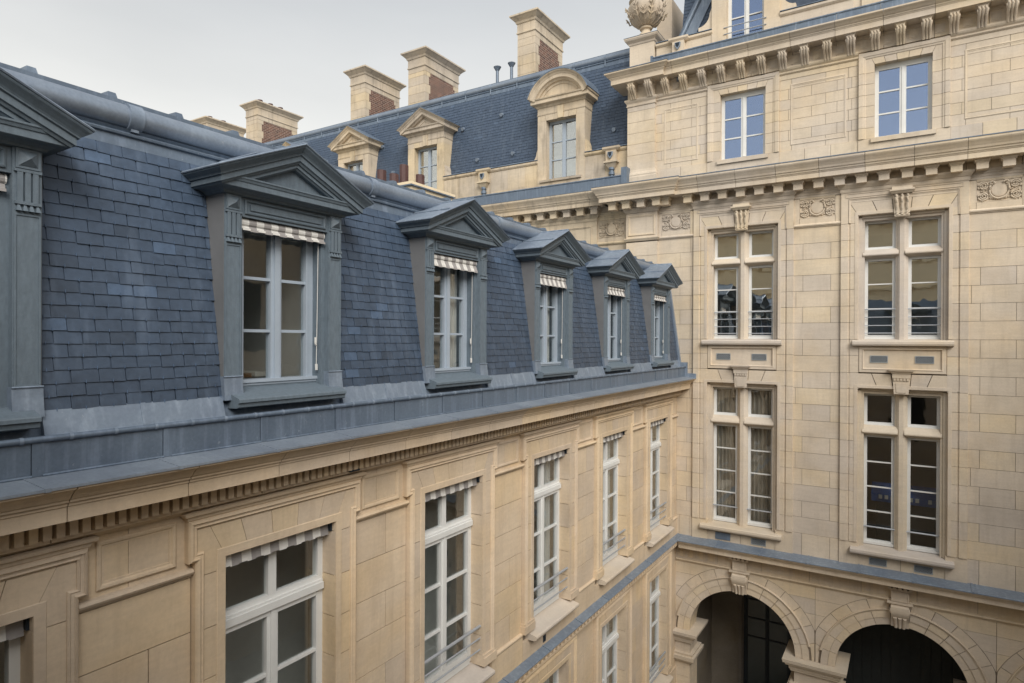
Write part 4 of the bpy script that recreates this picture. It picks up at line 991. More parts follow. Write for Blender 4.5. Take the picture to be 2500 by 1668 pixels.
def put_spout(x, z, fr, parent, mat):
    p = fr(x, z, 0); m = spout(); m.v = [(a+p[0], b+p[1], c+p[2]) for a, b, c in m.v]; s = build('rainwater_spout', m, mat, parent)
    m = MB(); m.prism(fr, [(x-.075, z-.05), (x+.075, z-.05), (x+.06, z-.15), (x, z-.23), (x-.06, z-.15)], .13, .19); build('spout_lip', m, 'lead', s)
    m = MB(); m.prism(fr, [(x-.055, z-.06), (x+.055, z-.06), (x+.04, z-.14), (x, z-.19), (x-.04, z-.14)], .18, .193); build('spout_mouth', m, 'iron', s)
    m = MB(); m.tube([fr(x, z-.48, .06), fr(x, z-1.0, .06)], .055, 12); m.tube([fr(x, z-.58, .06), fr(x, z-.66, .06)], .085, 12); m.tube([fr(x, z-.46, .06), fr(x, z-.52, .06)], .08, 12); build('downpipe', m, 'zinc', s, smooth=True)
put_spout(-5.02, 7.70, fB, par, 'stB')
def dormerS(c, fr, z0, half, hw, ztop, bodytop, parent, mat, wmat, glass, kind, scroll=True, depth=1.3, name='stone_dormer'):
    """stone dormer: half = half opening, hw = half body; kind tri/arc/none"""
    S = MB()
    for s in (-1, 1):
        a, b = sorted((c+s*half, c+s*hw)); S.fb(fr, a, b, z0-.35, ztop, -depth, .02)
    S.fb(fr, c-half, c+half, z0-.35, z0-.02, -.4, .02); S.fb(fr, c-hw, c+hw, ztop+.36, bodytop, -depth, .02)
    D = build(name, S, mat, parent)
    jt = [-half, -half*.5, -half*.18, half*.18, half*.5, half]; 
    for i in range(5):
        m = MB(); m.prism(fr, [(c+jt[i]+.004, ztop), (c+jt[i+1]-.004, ztop), (c+jt[i+1]*1.16-.004, ztop+.355), (c+jt[i]*1.16+.004, ztop+.355)], -.4, .022 if i != 2 else .06); build('voussoir', m, mat, D)
    for s in (-1, 1):
        m = MB(); m.prism(fr, [(c+s*(half+.004), ztop+.003), (c+s*hw, ztop+.003), (c+s*hw, ztop+.355), (c+s*(half*1.16+.004), ztop+.355)], -depth, .02); build('voussoir', m, mat, D)
        if scroll:
            pts = [(hw, z0-.3), (hw+.34, z0-.3), (hw+.34, z0+.55)]+[(hw+.34-.28*math.sin(R(a)), z0+.85-.30*math.cos(R(a))) for a in range(0, 91, 15)]+[(hw, z0+1.0)]
            m = MB(); m.prism(fr, [(c+s*p, q) for p, q in pts], -.32, -.02); build('scroll_buttress', m, mat, D)
    m = MB(); m.sweep(planmap(fr), [(c-half-.13, -.1), (c-half-.13, .02), (c+half+.13, .02), (c+half+.13, -.1)], [(-.1, z0-.10), (.0, z0-.10), (.05, z0-.08), (.06, z0-.02), (-.1, z0)]); build('sill', m, mat, D)
    if kind != 'none':
        e = bodytop
        m = MB(); m.sweep(planmap(fr), [(c-hw, -depth), (c-hw, .02), (c+hw, .02), (c+hw, -depth)], [(-.05, e-.36), (.012, e-.36), (.02, e-.33), (.004, e-.325), (.004, e-.15), (.03, e-.14), (.06, e-.08), (.15, e-.06), (.16, e-.05), (.16, e+.04), (.19, e+.06), (.20, e+.09), (-.05, e+.10)])
        if kind == 'tri':
            pth = [(c+hw+.26, e+.10), (c, e+.68), (c-hw-.26, e+.10)]
            ue = lambda d: hw+max(0, d-.02)*.93
            sl_ = .58/(hw+.26); rake(m, fr, c, e+.68, sl_, [(0, .30), (.02, .30), (.06, .25), (.09, .235), (.10, .22), (.18, .215), (.20, .16), (.23, .13), (.24, .05)], ue, -depth)
            m.prism(fr, [(c-hw-.05, e+.09), (c+hw+.05, e+.09), (c, e+.55)], -depth+.3, .06)
            m.sweep(fr, [(c+.40, e+.10), (c, e+.34), (c-.40, e+.10)], [(0, .03), (0, .075), (.05, .075), (.06, .03)])
        else:
            h = .68; w_ = hw+.20; rr = (w_*w_+h*h)/(2*h); zc = e+.10+h-rr; a0 = math.degrees(math.asin((e+.10-zc)/rr))
            pth = arc(c, zc, rr, a0, 180-a0, 22)
            m.sweep(fr, pth, [(0, -.5), (0, .30), (.03, .30), (.07, .25), (.10, .235), (.115, .22), (.20, .215), (.22, .16), (.26, .13), (.27, .08), (.34, .07), (.34, -.5)])
            m.prism(fr, arc(c, zc, rr-.2, a0+6, 180-a0-6, 18), -depth+.3, .05)
        build('pediment', m, mat, D)
        m = MB()
        if kind == 'tri':
            rake(m, fr, c, e+.68, sl_, [(-.018, .31), (-.005, .318), (.004, .31), (.004, .29)], ue, -depth-.1)
        else: m.sweep(fr, pth, [(-.018, -depth), (-.018, .315), (.006, .318), (.008, .30), (0, .30), (0, -depth)])
        for s in (-1, 1):
            a, b = sorted((c+s*(hw+.0), c+s*(hw+.20))); m.fb(fr, a, b, e+.103, e+.125, -depth, .21)
        build('pediment_sheet', m, 'zinc', D)
    f = MB(); d0, d1 = -.26, -.19; fw_ = .075
    f.fb(fr, c-half, c-half+fw_, z0-.02, ztop, d0, d1); f.fb(fr, c+half-fw_, c+half, z0-.02, ztop, d0, d1); f.fb(fr, c-half+fw_, c+half-fw_, ztop-fw_, ztop, d0, d1-.003); f.fb(fr, c-half+fw_, c+half-fw_, z0-.02, z0+.06, d0, d1-.003)
    f.fb(fr, c-.055, c+.055, z0+.06, ztop-fw_, d0, d1+.004); f.fb(fr, c-.02, c+.02, z0+.06, ztop-fw_, d0, d1+.02)
    H = ztop-fw_-z0-.06
    for k in (1, 2):
        z = z0+.06+H*k/3
        for s in (-1, 1): a, b = sorted((c+s*.055, c+s*(half-fw_))); f.fb(fr, a, b, z-.014, z+.014, d0+.01, d1-.004)
    build('casement', f, wmat, D)
    for k in range(3):
        for s in (-1, 1): a, b = sorted((c+s*.053, c+s*(half-fw_+.002))); piece('pane', fr, a, b, z0+.06+H*k/3+.012, z0+.06+H*(k+1)/3-.012, -.232, -.224, glass, D)
    m = MB(); 
    for q in ((c-hw+.01, c-hw+.05, z0-.4, ztop+.3, -3.4, -.45), (c+hw-.05, c+hw-.01, z0-.4, ztop+.3, -3.4, -.45), (c-hw, c+hw, z0-.4, ztop+.3, -3.45, -3.4), (c-hw, c+hw, ztop+.3, ztop+.34, -3.4, -.45), (c-hw, c+hw, z0-.44, z0-.4, -3.4, -.45)): m.fb(fr, *q)
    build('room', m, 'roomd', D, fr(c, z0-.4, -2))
    return D
for c in (-3.40, -.10):
    D = dormerS(c, fB, 7.42, .44, .80, 9.3, 10.1, par, 'stB', 'wwhite', 'glassT', 'tri')
    for z in (7.62, 7.78):
        m = MB(); m.tube([fB(c-.5, z, .03), fB(c+.5, z, .03)], .013, 6); build('guard_rail', m, 'alu', D, smooth=True)
mb = MB()
mb.add([(-5.55, 16.42, 7.2), (BR, 16.42, 7.2), (BR, 21.5, 7.2), (-5.55, 21.5, 7.2), (-3.45, 17.5, 12.2), (BR, 17.5, 12.2), (BR, 20.5, 12.2), (-3.45, 20.5, 12.2)], [(0, 3, 2, 1), (4, 5, 6, 7), (0, 1, 5, 4), (1, 2, 6, 5), (2, 3, 7, 6), (3, 0, 4, 7)])
roofB = build('pavilion_roof', mb, 'slateC', B)
fBr = lambda u, v, d: (u, 16.42-d, v)
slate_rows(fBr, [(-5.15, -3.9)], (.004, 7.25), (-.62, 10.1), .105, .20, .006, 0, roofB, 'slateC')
mb = MB(); mb.tube([(-5.52, 16.40, 7.25), (-4.2, 17.05, 10.4)], .085, 10); build('hip_roll', mb, 'zinc', roofB, smooth=True)
mb = MB(); mb.add([(-5.43, 16.395, 7.25), (-5.12, 16.395, 7.25), (-3.82, 17.035, 10.4), (-4.12, 17.035, 10.4), (-5.43, 16.43, 7.25), (-5.12, 16.43, 7.25), (-3.82, 17.07, 10.4), (-4.12, 17.07, 10.4)], [(0, 1, 2, 3), (4, 7, 6, 5), (0, 4, 5, 1), (1, 5, 6, 2), (2, 6, 7, 3), (3, 7, 4, 0)]); build('hip_flashing', mb, 'lead', roofB)
mb = MB(); mb.box(-6.05, -5.62, 17.2, 18.6, 7.0, 9.6); build('side_pier', mb, 'stB', B)
# pedestal of the urn
mb = MB(); mb.fb(fB, -6.36, -5.68, 7.10, 7.94, -.62, .06); ped = build('pedestal', mb, 'stB', B)
mb = MB(); mb.sweep(planmap(fB), [(-6.36, -.62), (-6.36, .06), (-5.68, .06), (-5.68, -.62)], [(-.1, 7.90), (.0, 7.90), (.02, 7.92), (.03, 7.96), (.10, 8.02), (.12, 8.06), (.12, 8.09), (-.1, 8.11)]); mb.fb(fB, -6.40, -5.64, 8.05, 8.108, -.60, .04); build('pedestal_cap', mb, 'stB', ped)
mb = MB(); mb.sweep(planmap(fB), [(-6.36, -.62), (-6.36, .06), (-5.68, .06), (-5.68, -.62)], [(-.1, 8.115), (.128, 8.092), (.128, 8.10), (-.1, 8.125)]); build('cap_sheet', mb, 'zinc', ped)
mb = MB(); mb.fb(fB, -5.66, -5.60, 7.10, 7.36, -.05, .40); build('gutter_end', mb, 'zinc', wallB)

# stone urn
U = empty('stone_urn', (-6.02, 16.25, 8.11))
tag(U, 'carved stone urn with acanthus bowl on the pedestal at the cornice corner', 'urn')
UX = (-6.02, 16.25, 8.11)
mb = MB(); mb.box(UX[0]-.26, UX[0]+.26, UX[1]-.26, UX[1]+.26, 8.11, 8.17); build('plinth', mb, 'urn', U)
mb = MB(); mb.lathe(UX, [(.24, .05), (.24, .08), (.20, .10), (.185, .16), (.13, .22), (.115, .26), (.12, .28), (.165, .30), (.175, .33), (.15, .36), (.13, .37)], 28); build('foot', mb, 'urn', U, smooth=True)
mb = MB(); mb.lathe(UX, [(.12, .365), (.22, .40), (.34, .48), (.42, .60), (.46, .75), (.465, .88), (.43, .97), (.40, 1.0), (.44, 1.03), (.46, 1.06), (.40, 1.09)], 48, .035, (.38, .9)); bowl = build('bowl', mb, 'urn', U, smooth=True)
for k in range(14):
    a = 2*math.pi*k/14; m = MB(); pts = []; tall = 1 if k % 2 == 0 else .72
    for r_, z_ in ((.17, .385), (.30, .45), (.40, .545), (.462, .66*tall+.19*(1-tall)), (.49, .78*tall+.15*(1-tall)), (.53, .83*tall+.15*(1-tall)), (.555, .80*tall+.15*(1-tall))): pts.append((UX[0]+r_*math.cos(a), UX[1]+r_*math.sin(a), UX[2]+z_))
    m.tube(pts, .024, 6, .016)
    for j, q in enumerate(pts[1:6]):
        for s in (-1, 1):
            l_ = .085 if j < 4 else .05
            m.tube([q, (q[0]-s*l_*.7*math.sin(a)+.012*math.cos(a), q[1]+s*l_*.7*math.cos(a)+.012*math.sin(a), q[2]+.035), (q[0]-s*l_*math.sin(a)+.03*math.cos(a), q[1]+s*l_*math.cos(a)+.03*math.sin(a), q[2]+.06)], .020, 5, .010)
    build('acanthus_leaf', m, 'urn', bowl, smooth=True)
mb = MB(); mb.lathe(UX, [(.38, 1.09), (.30, 1.15), (.22, 1.25), (.10, 1.38), (.08, 1.45), (.12, 1.52), (.06, 1.62), (.01, 1.66)], 24); build('lid', mb, 'urn', U, smooth=True)

# --- arcade of the pavilion
ZC = -7.42; RI = 1.25
mb = MB()
edges = [-5.05]+[(CB[i]+CB[i+1])/2 for i in range(3)]+[BR]
for i, c in enumerate(CB):
    l, r = edges[i], edges[i+1]
    mb.prism(fB, [(l, ZC), (l, -5.24), (r, -5.24), (r, ZC)]+arc(c, ZC, RI+.04, 0, 180, 28), -.62, -.012)
xs = [-5.05]+[v for c in CB for v in (c-RI-.04, c+RI+.04)]+[BR]
for i in range(0, len(xs), 2): mb.fb(fB, xs[i], xs[i+1], GND, ZC, -.62, -.012)
arcade = build('arcade_wall', mb, 'joint', B, (0, 16.3, GND))
VOUS = {}
for i, c in enumerate(CB):
    l, r = edges[i], edges[i+1]; n = 13
    for k in range(n):
        a0, a1 = 180*k/n+.22, 180*(k+1)/n-.22
        for (r0, r1, d0, d1) in ((RI, 1.40, -.62, .012), (1.405, 1.55, -.1, .03), (1.60, 1.80, -.03, .006)):
            q = arc(c, ZC, r0, a0, a1, 4); o_ = arc(c, ZC, r1, a0, a1, 4)[::-1]
            po = [(min(max(u, l+.012 if i else l+.002), r-.012), v) for u, v in q+o_]
            if max(p[0] for p in po)-min(p[0] for p in po) < .02: continue
            m = MB(); m.prism(fB, po, d0, d1+random.uniform(0, .003)); build('arch_voussoir', m, 'stB', arcade)
    m = MB(); m.sweep(fB, [p for p in arc(c, ZC, 1.60, 12 if i < 3 else 0, 168, 32)], [(0, -.01), (0, .062), (.014, .066), (.026, .050), (.040, .046), (.052, .034), (.052, -.01)]); build('arch_moulding', m, 'stB', arcade, smooth=True)
    # keystone console with dentils and little panel above
    m = MB(); m.fb(fB, c-.17, c+.17, -5.62, -5.36, 0, .12); m.sweep(fB, rectpath(c-.16, c+.16, -5.61, -5.40), [(0, .1), (0, .135), (.02, .135), (.025, .1)], True)
    for k in range(5): m.fb(fB, c-.225+k*.098, c-.165+k*.098, -5.335, -5.265, .0, .22)
    m.fb(fB, c-.19, c+.19, -5.365, -5.33, 0, .17)
    m.sweep(planmap(fB), [(c-.19, 0), (c-.19, .12), (c+.19, .12), (c+.19, 0)], [(-.02, -5.70), (0, -5.70), (.02, -5.69), (.05, -5.66), (.05, -5.63), (-.02, -5.62)])
    m.prism(alongu(fB), [(0, -6.18), (.07, -6.18), (.09, -6.08), (.12, -5.98), (.19, -5.90), (.215, -5.80), (.20, -5.72), (.15, -5.69), (0, -5.69)], c-.165, c+.165)
    for s in (-1, 1): m.tube([fB(c+s*.15, -5.81, .13), fB(c+s*.185, -5.81, .13)], .075, 14)
    for k in (-1, 0, 1): m.tube([fB(c+k*.09, -5.95, .15), fB(c+k*.08, -6.06, .10), fB(c+k*.07, -6.19, .085)], .04, 7, .03)
    build('keystone_console', m, 'stB', arcade, smooth=True)
# spandrel blocks trimmed to the extrados
sp = [-7.42, -7.05, -6.70, -6.33, -5.98, -5.69]
for i in range(4):
    for side in (0, 1):
        c = CB[i]; lim = edges[i] if side == 0 else edges[i+1]; s = -1 if side == 0 else 1
        for z0, z1 in zip(sp, sp[1:]):
            inner = []; k = 6
            for j in range(k+1):
                z = z0+GAP+(z1-z0-2*GAP)*j/k; h = 1.81**2-(z-ZC)**2; x_ = math.sqrt(h) if h > 0 else .2
                inner.append((c+s*max(x_, .20), z))
            outer = lim-s*(.004 if (i, side) not in ((0, 0),) else 0)
            if (outer-inner[0][0])*s < .02 and (outer-inner[-1][0])*s < .02: continue
            inner = [((min(u, outer-.004) if s > 0 else max(u, outer+.004)), z) for u, z in inner]
            m = MB(); m.prism(fB, inner+[(outer, inner[-1][1]), (outer, inner[0][1])], -.03, random.uniform(0, .003)); build('spandrel_stone', m, 'stB', arcade)
# piers with stepped imposts
for i in range(5):
    a = -5.05 if i == 0 else CB[i-1]+RI; b = CB[i]-RI if i < 4 else BR
    l_ = 0 if i == 0 else 1
    m = MB()
    for z0, z1, h in ((-7.50, -7.42, .24), (-7.56, -7.50, .19), (-7.66, -7.56, .12), (-7.72, -7.66, .09), (-8.06, -8.0, .10), (-8.16, -8.06, .15), (-8.22, -8.16, .10)):
        m.add([fB(a-h*l_, z0, h), fB(b+h, z0, h), fB(b+h, z0, -.62-h), fB(a-h*l_, z0, -.62-h), fB(a-(h+.015)*l_, z1, h+.015), fB(b+h+.015, z1, h+.015), fB(b+h+.015, z1, -.635-h), fB(a-(h+.015)*l_, z1, -.635-h)], [(0, 3, 2, 1), (4, 5, 6, 7), (0, 1, 5, 4), (1, 2, 6, 5), (2, 3, 7, 6), (3, 0, 4, 7)])
    build('impost', m, 'sill', arcade)
    z = -7.72
    for k in range(7):
        z1 = z; z -= .45; piece('pier_stone', fB, a-.02*l_, b+.02, max(z, GND)+GAP, z1-GAP, -.64, .03, 'stB', arcade)
# cornice, frieze and string above the arches
m = MB(); m.prism(alongu(fB), [(-.03, -5.0), (.425, -5.045), (.425, -5.07), (.405, -5.078), (.385, -5.11), (.362, -5.135), (.35, -5.14), (.35, -5.155), (.34, -5.16), (.34, -5.238), (.06, -5.24), (.05, -5.27), (-.03, -5.275)], -4.88, BR)
st = m
build('arcade_cornice', m, 'stB', arcade)
x = -5.0
while x < BR:
    q = min(x+1.02, BR); m = MB(); m.prism(alongu(fB), [(0, -4.985), (.43, -5.022), (.445, -5.03), (.445, -5.046), (.43, -5.05), (0, -5.012)], x, q-.002)
    m.prism(alongu(fB), [(0, -4.975), (.45, -5.014), (.452, -5.05), (.43, -5.052), (0, -5.0)], x, x+.04); m.prism(alongu(fB), [(0, -4.978), (.447, -5.018), (.43, -5.05), (0, -5.0)], x+.075, x+.095)
    build('ledge_sheet', m, 'lead', arcade); x = q
for i in range(13):
    a = -5.05+i*1.05; b = min(a+1.05, BR); piece('frieze_stone', fB, a+GAP, b-GAP, -5.60, -5.27, -.03, .004, 'stB', arcade)
    m = MB()
    for k in range(4):
        u = a+.14+k*.255
        if u+.09 > BR or min(abs(u-c) for c in CB) < .30: continue
        m.fb(fB, u-.085, u-.07, -5.56, -5.31, 0, .012); m.fb(fB, u+.07, u+.085, -5.56, -5.31, 0, .012); m.fb(fB, u-.05, u+.05, -5.545, -5.325, 0, .010)
    if m.v: build('frieze_flute', m, 'stB', arcade)
m = MB(); m.prism(alongu(fB), [(-.03, -5.695), (.012, -5.69), (.018, -5.665), (.045, -5.65), (.06, -5.625), (.045, -5.60), (-.03, -5.595)], -5.04, BR); build('string_course', m, 'stB', arcade)
# loggia behind the arches
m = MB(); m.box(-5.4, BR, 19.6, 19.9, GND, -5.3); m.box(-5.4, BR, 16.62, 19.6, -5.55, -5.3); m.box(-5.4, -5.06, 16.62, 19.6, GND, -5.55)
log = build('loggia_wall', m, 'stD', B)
for c in CB:
    f = MB(); fr2 = lambda u, v, d: (u, 19.6-d, v)
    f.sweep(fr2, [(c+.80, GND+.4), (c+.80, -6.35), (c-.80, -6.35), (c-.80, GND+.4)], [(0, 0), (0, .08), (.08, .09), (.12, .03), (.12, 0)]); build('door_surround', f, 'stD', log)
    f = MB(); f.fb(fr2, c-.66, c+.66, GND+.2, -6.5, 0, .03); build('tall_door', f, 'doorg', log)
    f = MB()
    for u in (-.62, -.02, .58): f.fb(fr2, c+u-.03, c+u+.07, GND+.2, -6.52, .03, .06)
    for k in range(5): f.fb(fr2, c-.6, c+.6, -6.6-k*.55, -6.56-k*.55, .028, .05)
    build('door_bars', f, 'iron', log)
for c in CB[1:]:  # black screens added across these bays to make the loggia dark
    m = MB(); m.box(c-1.60, c+1.60, 17.5, 17.62, GND, -5.56); sc_ = build('dark_bay_screen', m, 'dark', log)
    for k in range(16): m = MB(); m.box(c-1.58+k*.2, c-1.40+k*.2, 17.485, 17.5, GND+.1, -5.6); build('plank', m, 'dark', sc_)

# ================================================================== REAR WING C
C = empty('rear_wing', (-20, 19, GND))
tag(C, 'long stone wing with steep blue slate roof, pedimented stone dormers and tall brick chimneys', 'building')
CL, CR = -36.0, -6.42
mb = MB(); mb.box(CL, CR, 16.1, 22, GND, 4.6); wallC = build('wall', mb, 'stC', C)
CC = [-8.52-5.1*0, -12.0, -15.4, -18.8]
LCc = [(h*.97, z) for h, z in LC]
x = CR-.0; st = 1.0
mb = MB(); mb.prism(lambda a, b, c: fC(c, b, a), LCc, CR-st, CR-.006); cs = build('cornice_stone', mb, 'stC', wallC); i = 1
while CR-st*i > CL+1: dup(cs, (-st*i, 0, 0), wallC); i += 1
flash([(CL, 0), (CR, 0)], .54, 4.118, wallC, fC)
modC = modillion(wallC, 'stC'); x = -7.35; modC.matrix_basis = WM[modC.name] = Matrix.Translation(fC(x, 3.521, .03)); x -= .4275
while x > -24: setp(modC.copy(), wallC, Matrix.Translation(fC(x, 3.521, .03))); x -= .4275
put_cart(-6.93, 16.1, 3.085, wallC, 1, 'stC')
for c in CC:
    m = MB(); m.fb(fC, c-1.022, c+1.022, 2.81, 3.205, -.02, .048); m.fb(fC, c-1.172, c+1.172, 3.205, 3.33, -.02, .052)
    for s in (-1, 1): a, b = sorted((c+s*.83, c+s*1.172)); m.fb(fC, a, b, .0, 3.2, -.02, .056)
    m.sweep(fC, [(c+1.022, 2.0), (c+1.022, 3.20), (c-1.022, 3.20), (c-1.022, 2.0)], [(0, .02), (0, .074), (.012, .082), (.022, .068), (.040, .064), (.05, .02)])
    m.sweep(planmap(fC), [(c-1.172, -.02), (c-1.172, .055), (c+1.172, .055), (c+1.172, -.02)], [(0, 3.33), (.012, 3.345), (.02, 3.37), (.02, 3.425), (.035, 3.43), (.055, 3.46), (.085, 3.50), (.095, 3.535), (0, 3.54)])
    build('window_architrave', m, 'stC', wallC)
m = MB(); m.prism(alongu(fC), [(-.02, 3.34), (.02, 3.34), (.02, 3.39), (.03, 3.395), (.03, 3.45), (.042, 3.455), (.042, 3.50), (.06, 3.54), (-.02, 3.54)], CL, CR); m.prism(alongu(fC), [(-.02, 2.645), (.018, 2.645), (.045, 2.675), (.052, 2.70), (.015, 2.735), (-.02, 2.735)], CL, CR); build('frieze_moulding', m, 'stC', wallC)
gutter(fC, -24, CR, 4.12, 4.40, .40, wallC, 1.0)
mb = MB(); mb.fb(fC, CR-.06, CR+.10, 4.12, 4.62, .0, .44); build('gutter_end', mb, 'zinc', wallC)
# parapet
DC = [-8.52, -13.6, -17.0, -20.4, -23.8]
pr = []; e = CR
for c in DC: pr.append((c+.77, e)); e = c-.77
pr.append((CL, e))
for a, b in pr:
    x = a; k = 0
    while x < b-.05:
        q = min(x+.62, b)
        if b-q < .2: q = b
        piece('parapet_stone', fC, x+.003, q-.003, 4.60, 5.195, -.24, random.uniform(0, .004), 'stC', wallC); piece('parapet_stone', fC, x+.15 if x+.16 < q else x+.003, q-.003, 4.15, 4.594, -.24, random.uniform(0, .004), 'stC', wallC); x = q
    m = MB(); m.fb(fC, a, b, 4.15, 5.19, -.25, -.012); m.sweep(planmap(fC), [(a, 0), (b, 0)], [(-.26, 5.20), (.0, 5.20), (.02, 5.215), (.045, 5.25), (.05, 5.30), (-.28, 5.32)]); build('coping', m, 'stC', wallC)
    m = MB(); m.fb(fC, a, b, 5.321, 5.335, -.28, .058); build('coping_sheet', m, 'zinc', wallC)
for x in (-11.2, -6.91, -15.3): put_spout(x, 5.22, fC, wallC, 'stC')
# roof
fCr = lambda u, v, d: (u, 16.38-d, v)
mb = MB(); mb.prism(alongu(fCr), [(0, 4.9), (0, 5.3), (-.37, 7.93), (-.45, 8.25), (-3.5, 9.0), (-5.6, 8.25), (-5.6, 4.9)], CL, CR); roofC = build('slate_roof', mb, 'zinc', C)
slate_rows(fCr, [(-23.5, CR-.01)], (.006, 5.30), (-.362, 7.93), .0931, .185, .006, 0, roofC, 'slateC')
m = MB(); m.prism(alongu(fCr), [(.03, 5.30), (.05, 5.30), (-.01, 5.47), (-.03, 5.47)], CL, CR); build('lead_skirt', m, 'lead', roofC)
m = MB(); m.prism(alongu(fCr), [(-.36, 7.90), (-.345, 7.90), (-.37, 8.03), (-.345, 8.04), (-.35, 8.06), (-.375, 8.09), (-.45, 8.10)], CL, CR); build('fascia', m, 'zinc', roofC)
x = CR
while x > -26:
    m = MB(); m.tube([fCr(x-.99, 8.17, -.40), fCr(x, 8.17, -.40)], .095, 14); build('zinc_roll', m, 'pipe', roofC, smooth=True)
    m = MB(); m.tube([fCr(x-.03, 8.17, -.40), fCr(x+.03, 8.17, -.40)], .104, 14); m.fb(fCr, x-.015, x+.015, 7.93, 8.10, -.40, -.33); build('roll_collar', m, 'lead', roofC, smooth=True)
    m = MB(); m.fb(fCr, x-.53, x-.47, 8.22, 8.36, -1.0, -.55); build('roof_seam', m, 'zinc', roofC); x -= 1.0
m = MB(); m.prism(alongu(fCr), [(-.43, 8.24), (-.41, 8.25), (-.41, 8.30), (-3.5, 9.05), (-3.5, 8.9)], CL, CR); build('upper_roof_sheet', m, 'zinc', roofC)
for c in DC: dormerS(c, fC, 4.72, .49, .77, 6.45, 6.98, C, 'stC', 'wblue', 'glassB', 'arc' if c == DC[0] else 'tri', True, 1.0)
for x, z in ((-10.9, 7.1), (-12.4, 6.9), (-16.0, 6.9), (-10.35, 5.75), (-11.7, 5.75), (-7.0, 5.9), (-7.1, 7.4), (-15.35, 5.85), (-19.2, 6.6)):
    d = -.37*(z-5.3)/2.63; m = MB(); m.tube([fCr(x, z+.05, d-.02), fCr(x, z+.03, d+.07), fCr(x, z+.02, d+.10)], .055, 10); m.fb(fCr, x-.07, x+.07, z-.10, z+.0, d-.01, d+.022); build('roof_vent', m, 'lead', roofC, smooth=True)
for x in (-11.35, -10.80):
    m = MB(); m.tube([(x, 17.0, 8.2), (x, 17.0, 8.78)], .05, 10); m.tube([(x, 17.0, 8.78), (x, 17.0, 8.90)], .06, 10, .13); build('vent_pipe', m, 'zinc', roofC, smooth=True)
# chimneys: stone quoins, brick panel, cornice cap, clay pots
def chimney(x0, x1, y0, y1, zt, pots):
    m = MB(); m.box(x0+.02, x1-.02, y0+.02, y1-.02, 7.6, zt-.6); ch = build('chimney', m, 'joint', C)
    z = 7.9; k = 0
    while z < zt-.80:
        z1 = min(z+.30, zt-.785); w_ = .30 if k % 2 else .22
        for a, b in ((y0, y0+w_), (y1-w_, y1)):
            mm = MB(); mm.box(x0, x1, a, b, z+.004, z1-.004); build('quoin', mm, 'stC', ch)
        z = z1; k += 1
    m = MB(); m.box(x0+.015, x1-.012, y0+.2, y1-.2, 7.7, zt-.77); build('brick_panel', m, 'brick', ch)
    m = MB(); f = lambda a, b, c: (a, b, c)
    pth = [(x0, y1), (x0, y0), (x1, y0), (x1, y1)]
    pr_ = [(-.2, zt-.78), (.0, zt-.78), (.0, zt-.62), (.03, zt-.60), (.03, zt-.56), (.01, zt-.55), (.01, zt-.30), (.04, zt-.28), (.06, zt-.22), (.12, zt-.16), (.16, zt-.12), (.20, zt-.09), (.20, zt-.04), (-.2, zt)]
    m.sweep(f, pth[::-1], [(-h, z) for h, z in pr_][::-1] if False else [(h, z) for h, z in pr_], True)
    build('chimney_cap', m, 'stC', ch)
    for k in range(pots):
        yy = y0+.25+(y1-y0-.5)*(k+.3)/pots; m = MB(); m.lathe(((x0+x1)/2, yy, zt-.06), [(.11, 0), (.09, .24), (.115, .25), (.115, .30), (.07, .30)], 12); build('chimney_pot', m, 'pot', ch, smooth=True)
chimney(-10.64, -9.99, 17.1, 18.95, 10.42, 0)
chimney(-15.28, -14.50, 17.1, 19.05, 10.34, 3)
chimney(-18.22, -17.45, 17.1, 19.0, 10.36, 3)
chimney(-24.75, -23.95, 17.1, 19.2, 10.36, 3)
chimney(-28.75, -27.7, 17.1, 19.0, 10.37, 2)

# ================================================================== the other two sides of the courtyard (unseen but for reflections; the right wing also shades the facades)
rS = Matrix.Translation((0, -.62, 0)) @ Matrix.Rotation(math.pi/2, 4, 'Z') @ Matrix.Translation((5.05, 0, 0))
S_ = empty('opposite_wing', (1.5, -3, GND)); tag(S_, 'facing stone wing with grey dormers, mirrored in the tall pavilion windows', 'building')
mb = MB(); mb.box(-4.9, 9, -6, -.62, GND, -.95); mb.box(-4.9, 9, -.55, -.15, -1.2, -.95); build('wall', mb, 'stB', S_)
mb = MB(); mb.prism(lambda a, b, c: (c, -.62+a, b), [(.05, -.5), (-.24, 1.53), (-.4, 1.9), (-5, 2.1), (-5, -.94), (.2, -.94)], -4.9, 9); build('mansard_roof', mb, 'zinc', S_)
E_ = empty('right_wing', (10, 8, GND)); tag(E_, 'unseen stone wing closing the right side of the courtyard, raised to shade the facades, mirrored in window glass', 'building')
mb = MB(); mb.box(8.5, 14, -.5, 22, GND, 5.2); mb.box(8.05, 8.5, -.5, 16, -1.2, -.95); build('wall', mb, 'stB', E_)  # unseen wall made taller so that it shades the lower facades
for i, x in enumerate((-2.64, .0, 2.65, 5.3)):
    rot = rS @ Matrix.Translation((0, -x-CA[1], 0)); o = dup_tree(DORM[1], None, S_, rot)
    m = MB(); fS = lambda u, v, d: (u, -.62+d, v); m.fb(fS, x-.62, x+.62, -4.4, -1.9, 0, .02); build('window', m, 'dark', S_)
T_ = empty('opposite_pavilion', (-2, -12, GND)); tag(T_, 'tall pale stone pavilion beyond the facing wing, mirrored in the upper cross windows', 'building')
mb = MB(); mb.box(-12, 7, -14, -8, GND, 6.6); build('wall', mb, 'cream', T_)
mb = MB(); mb.box(-12.4, 7.4, -14.4, -7.6, 6.6, 7.0); build('cornice', mb, 'stA', T_)
fT = lambda u, v, d: (u, -8+d, v)
for z in (1.6, 2.9, 4.4): m = MB(); m.fb(fT, -12, 7, z, z+.16, 0, .14); build('string_course', m, 'cream', T_)
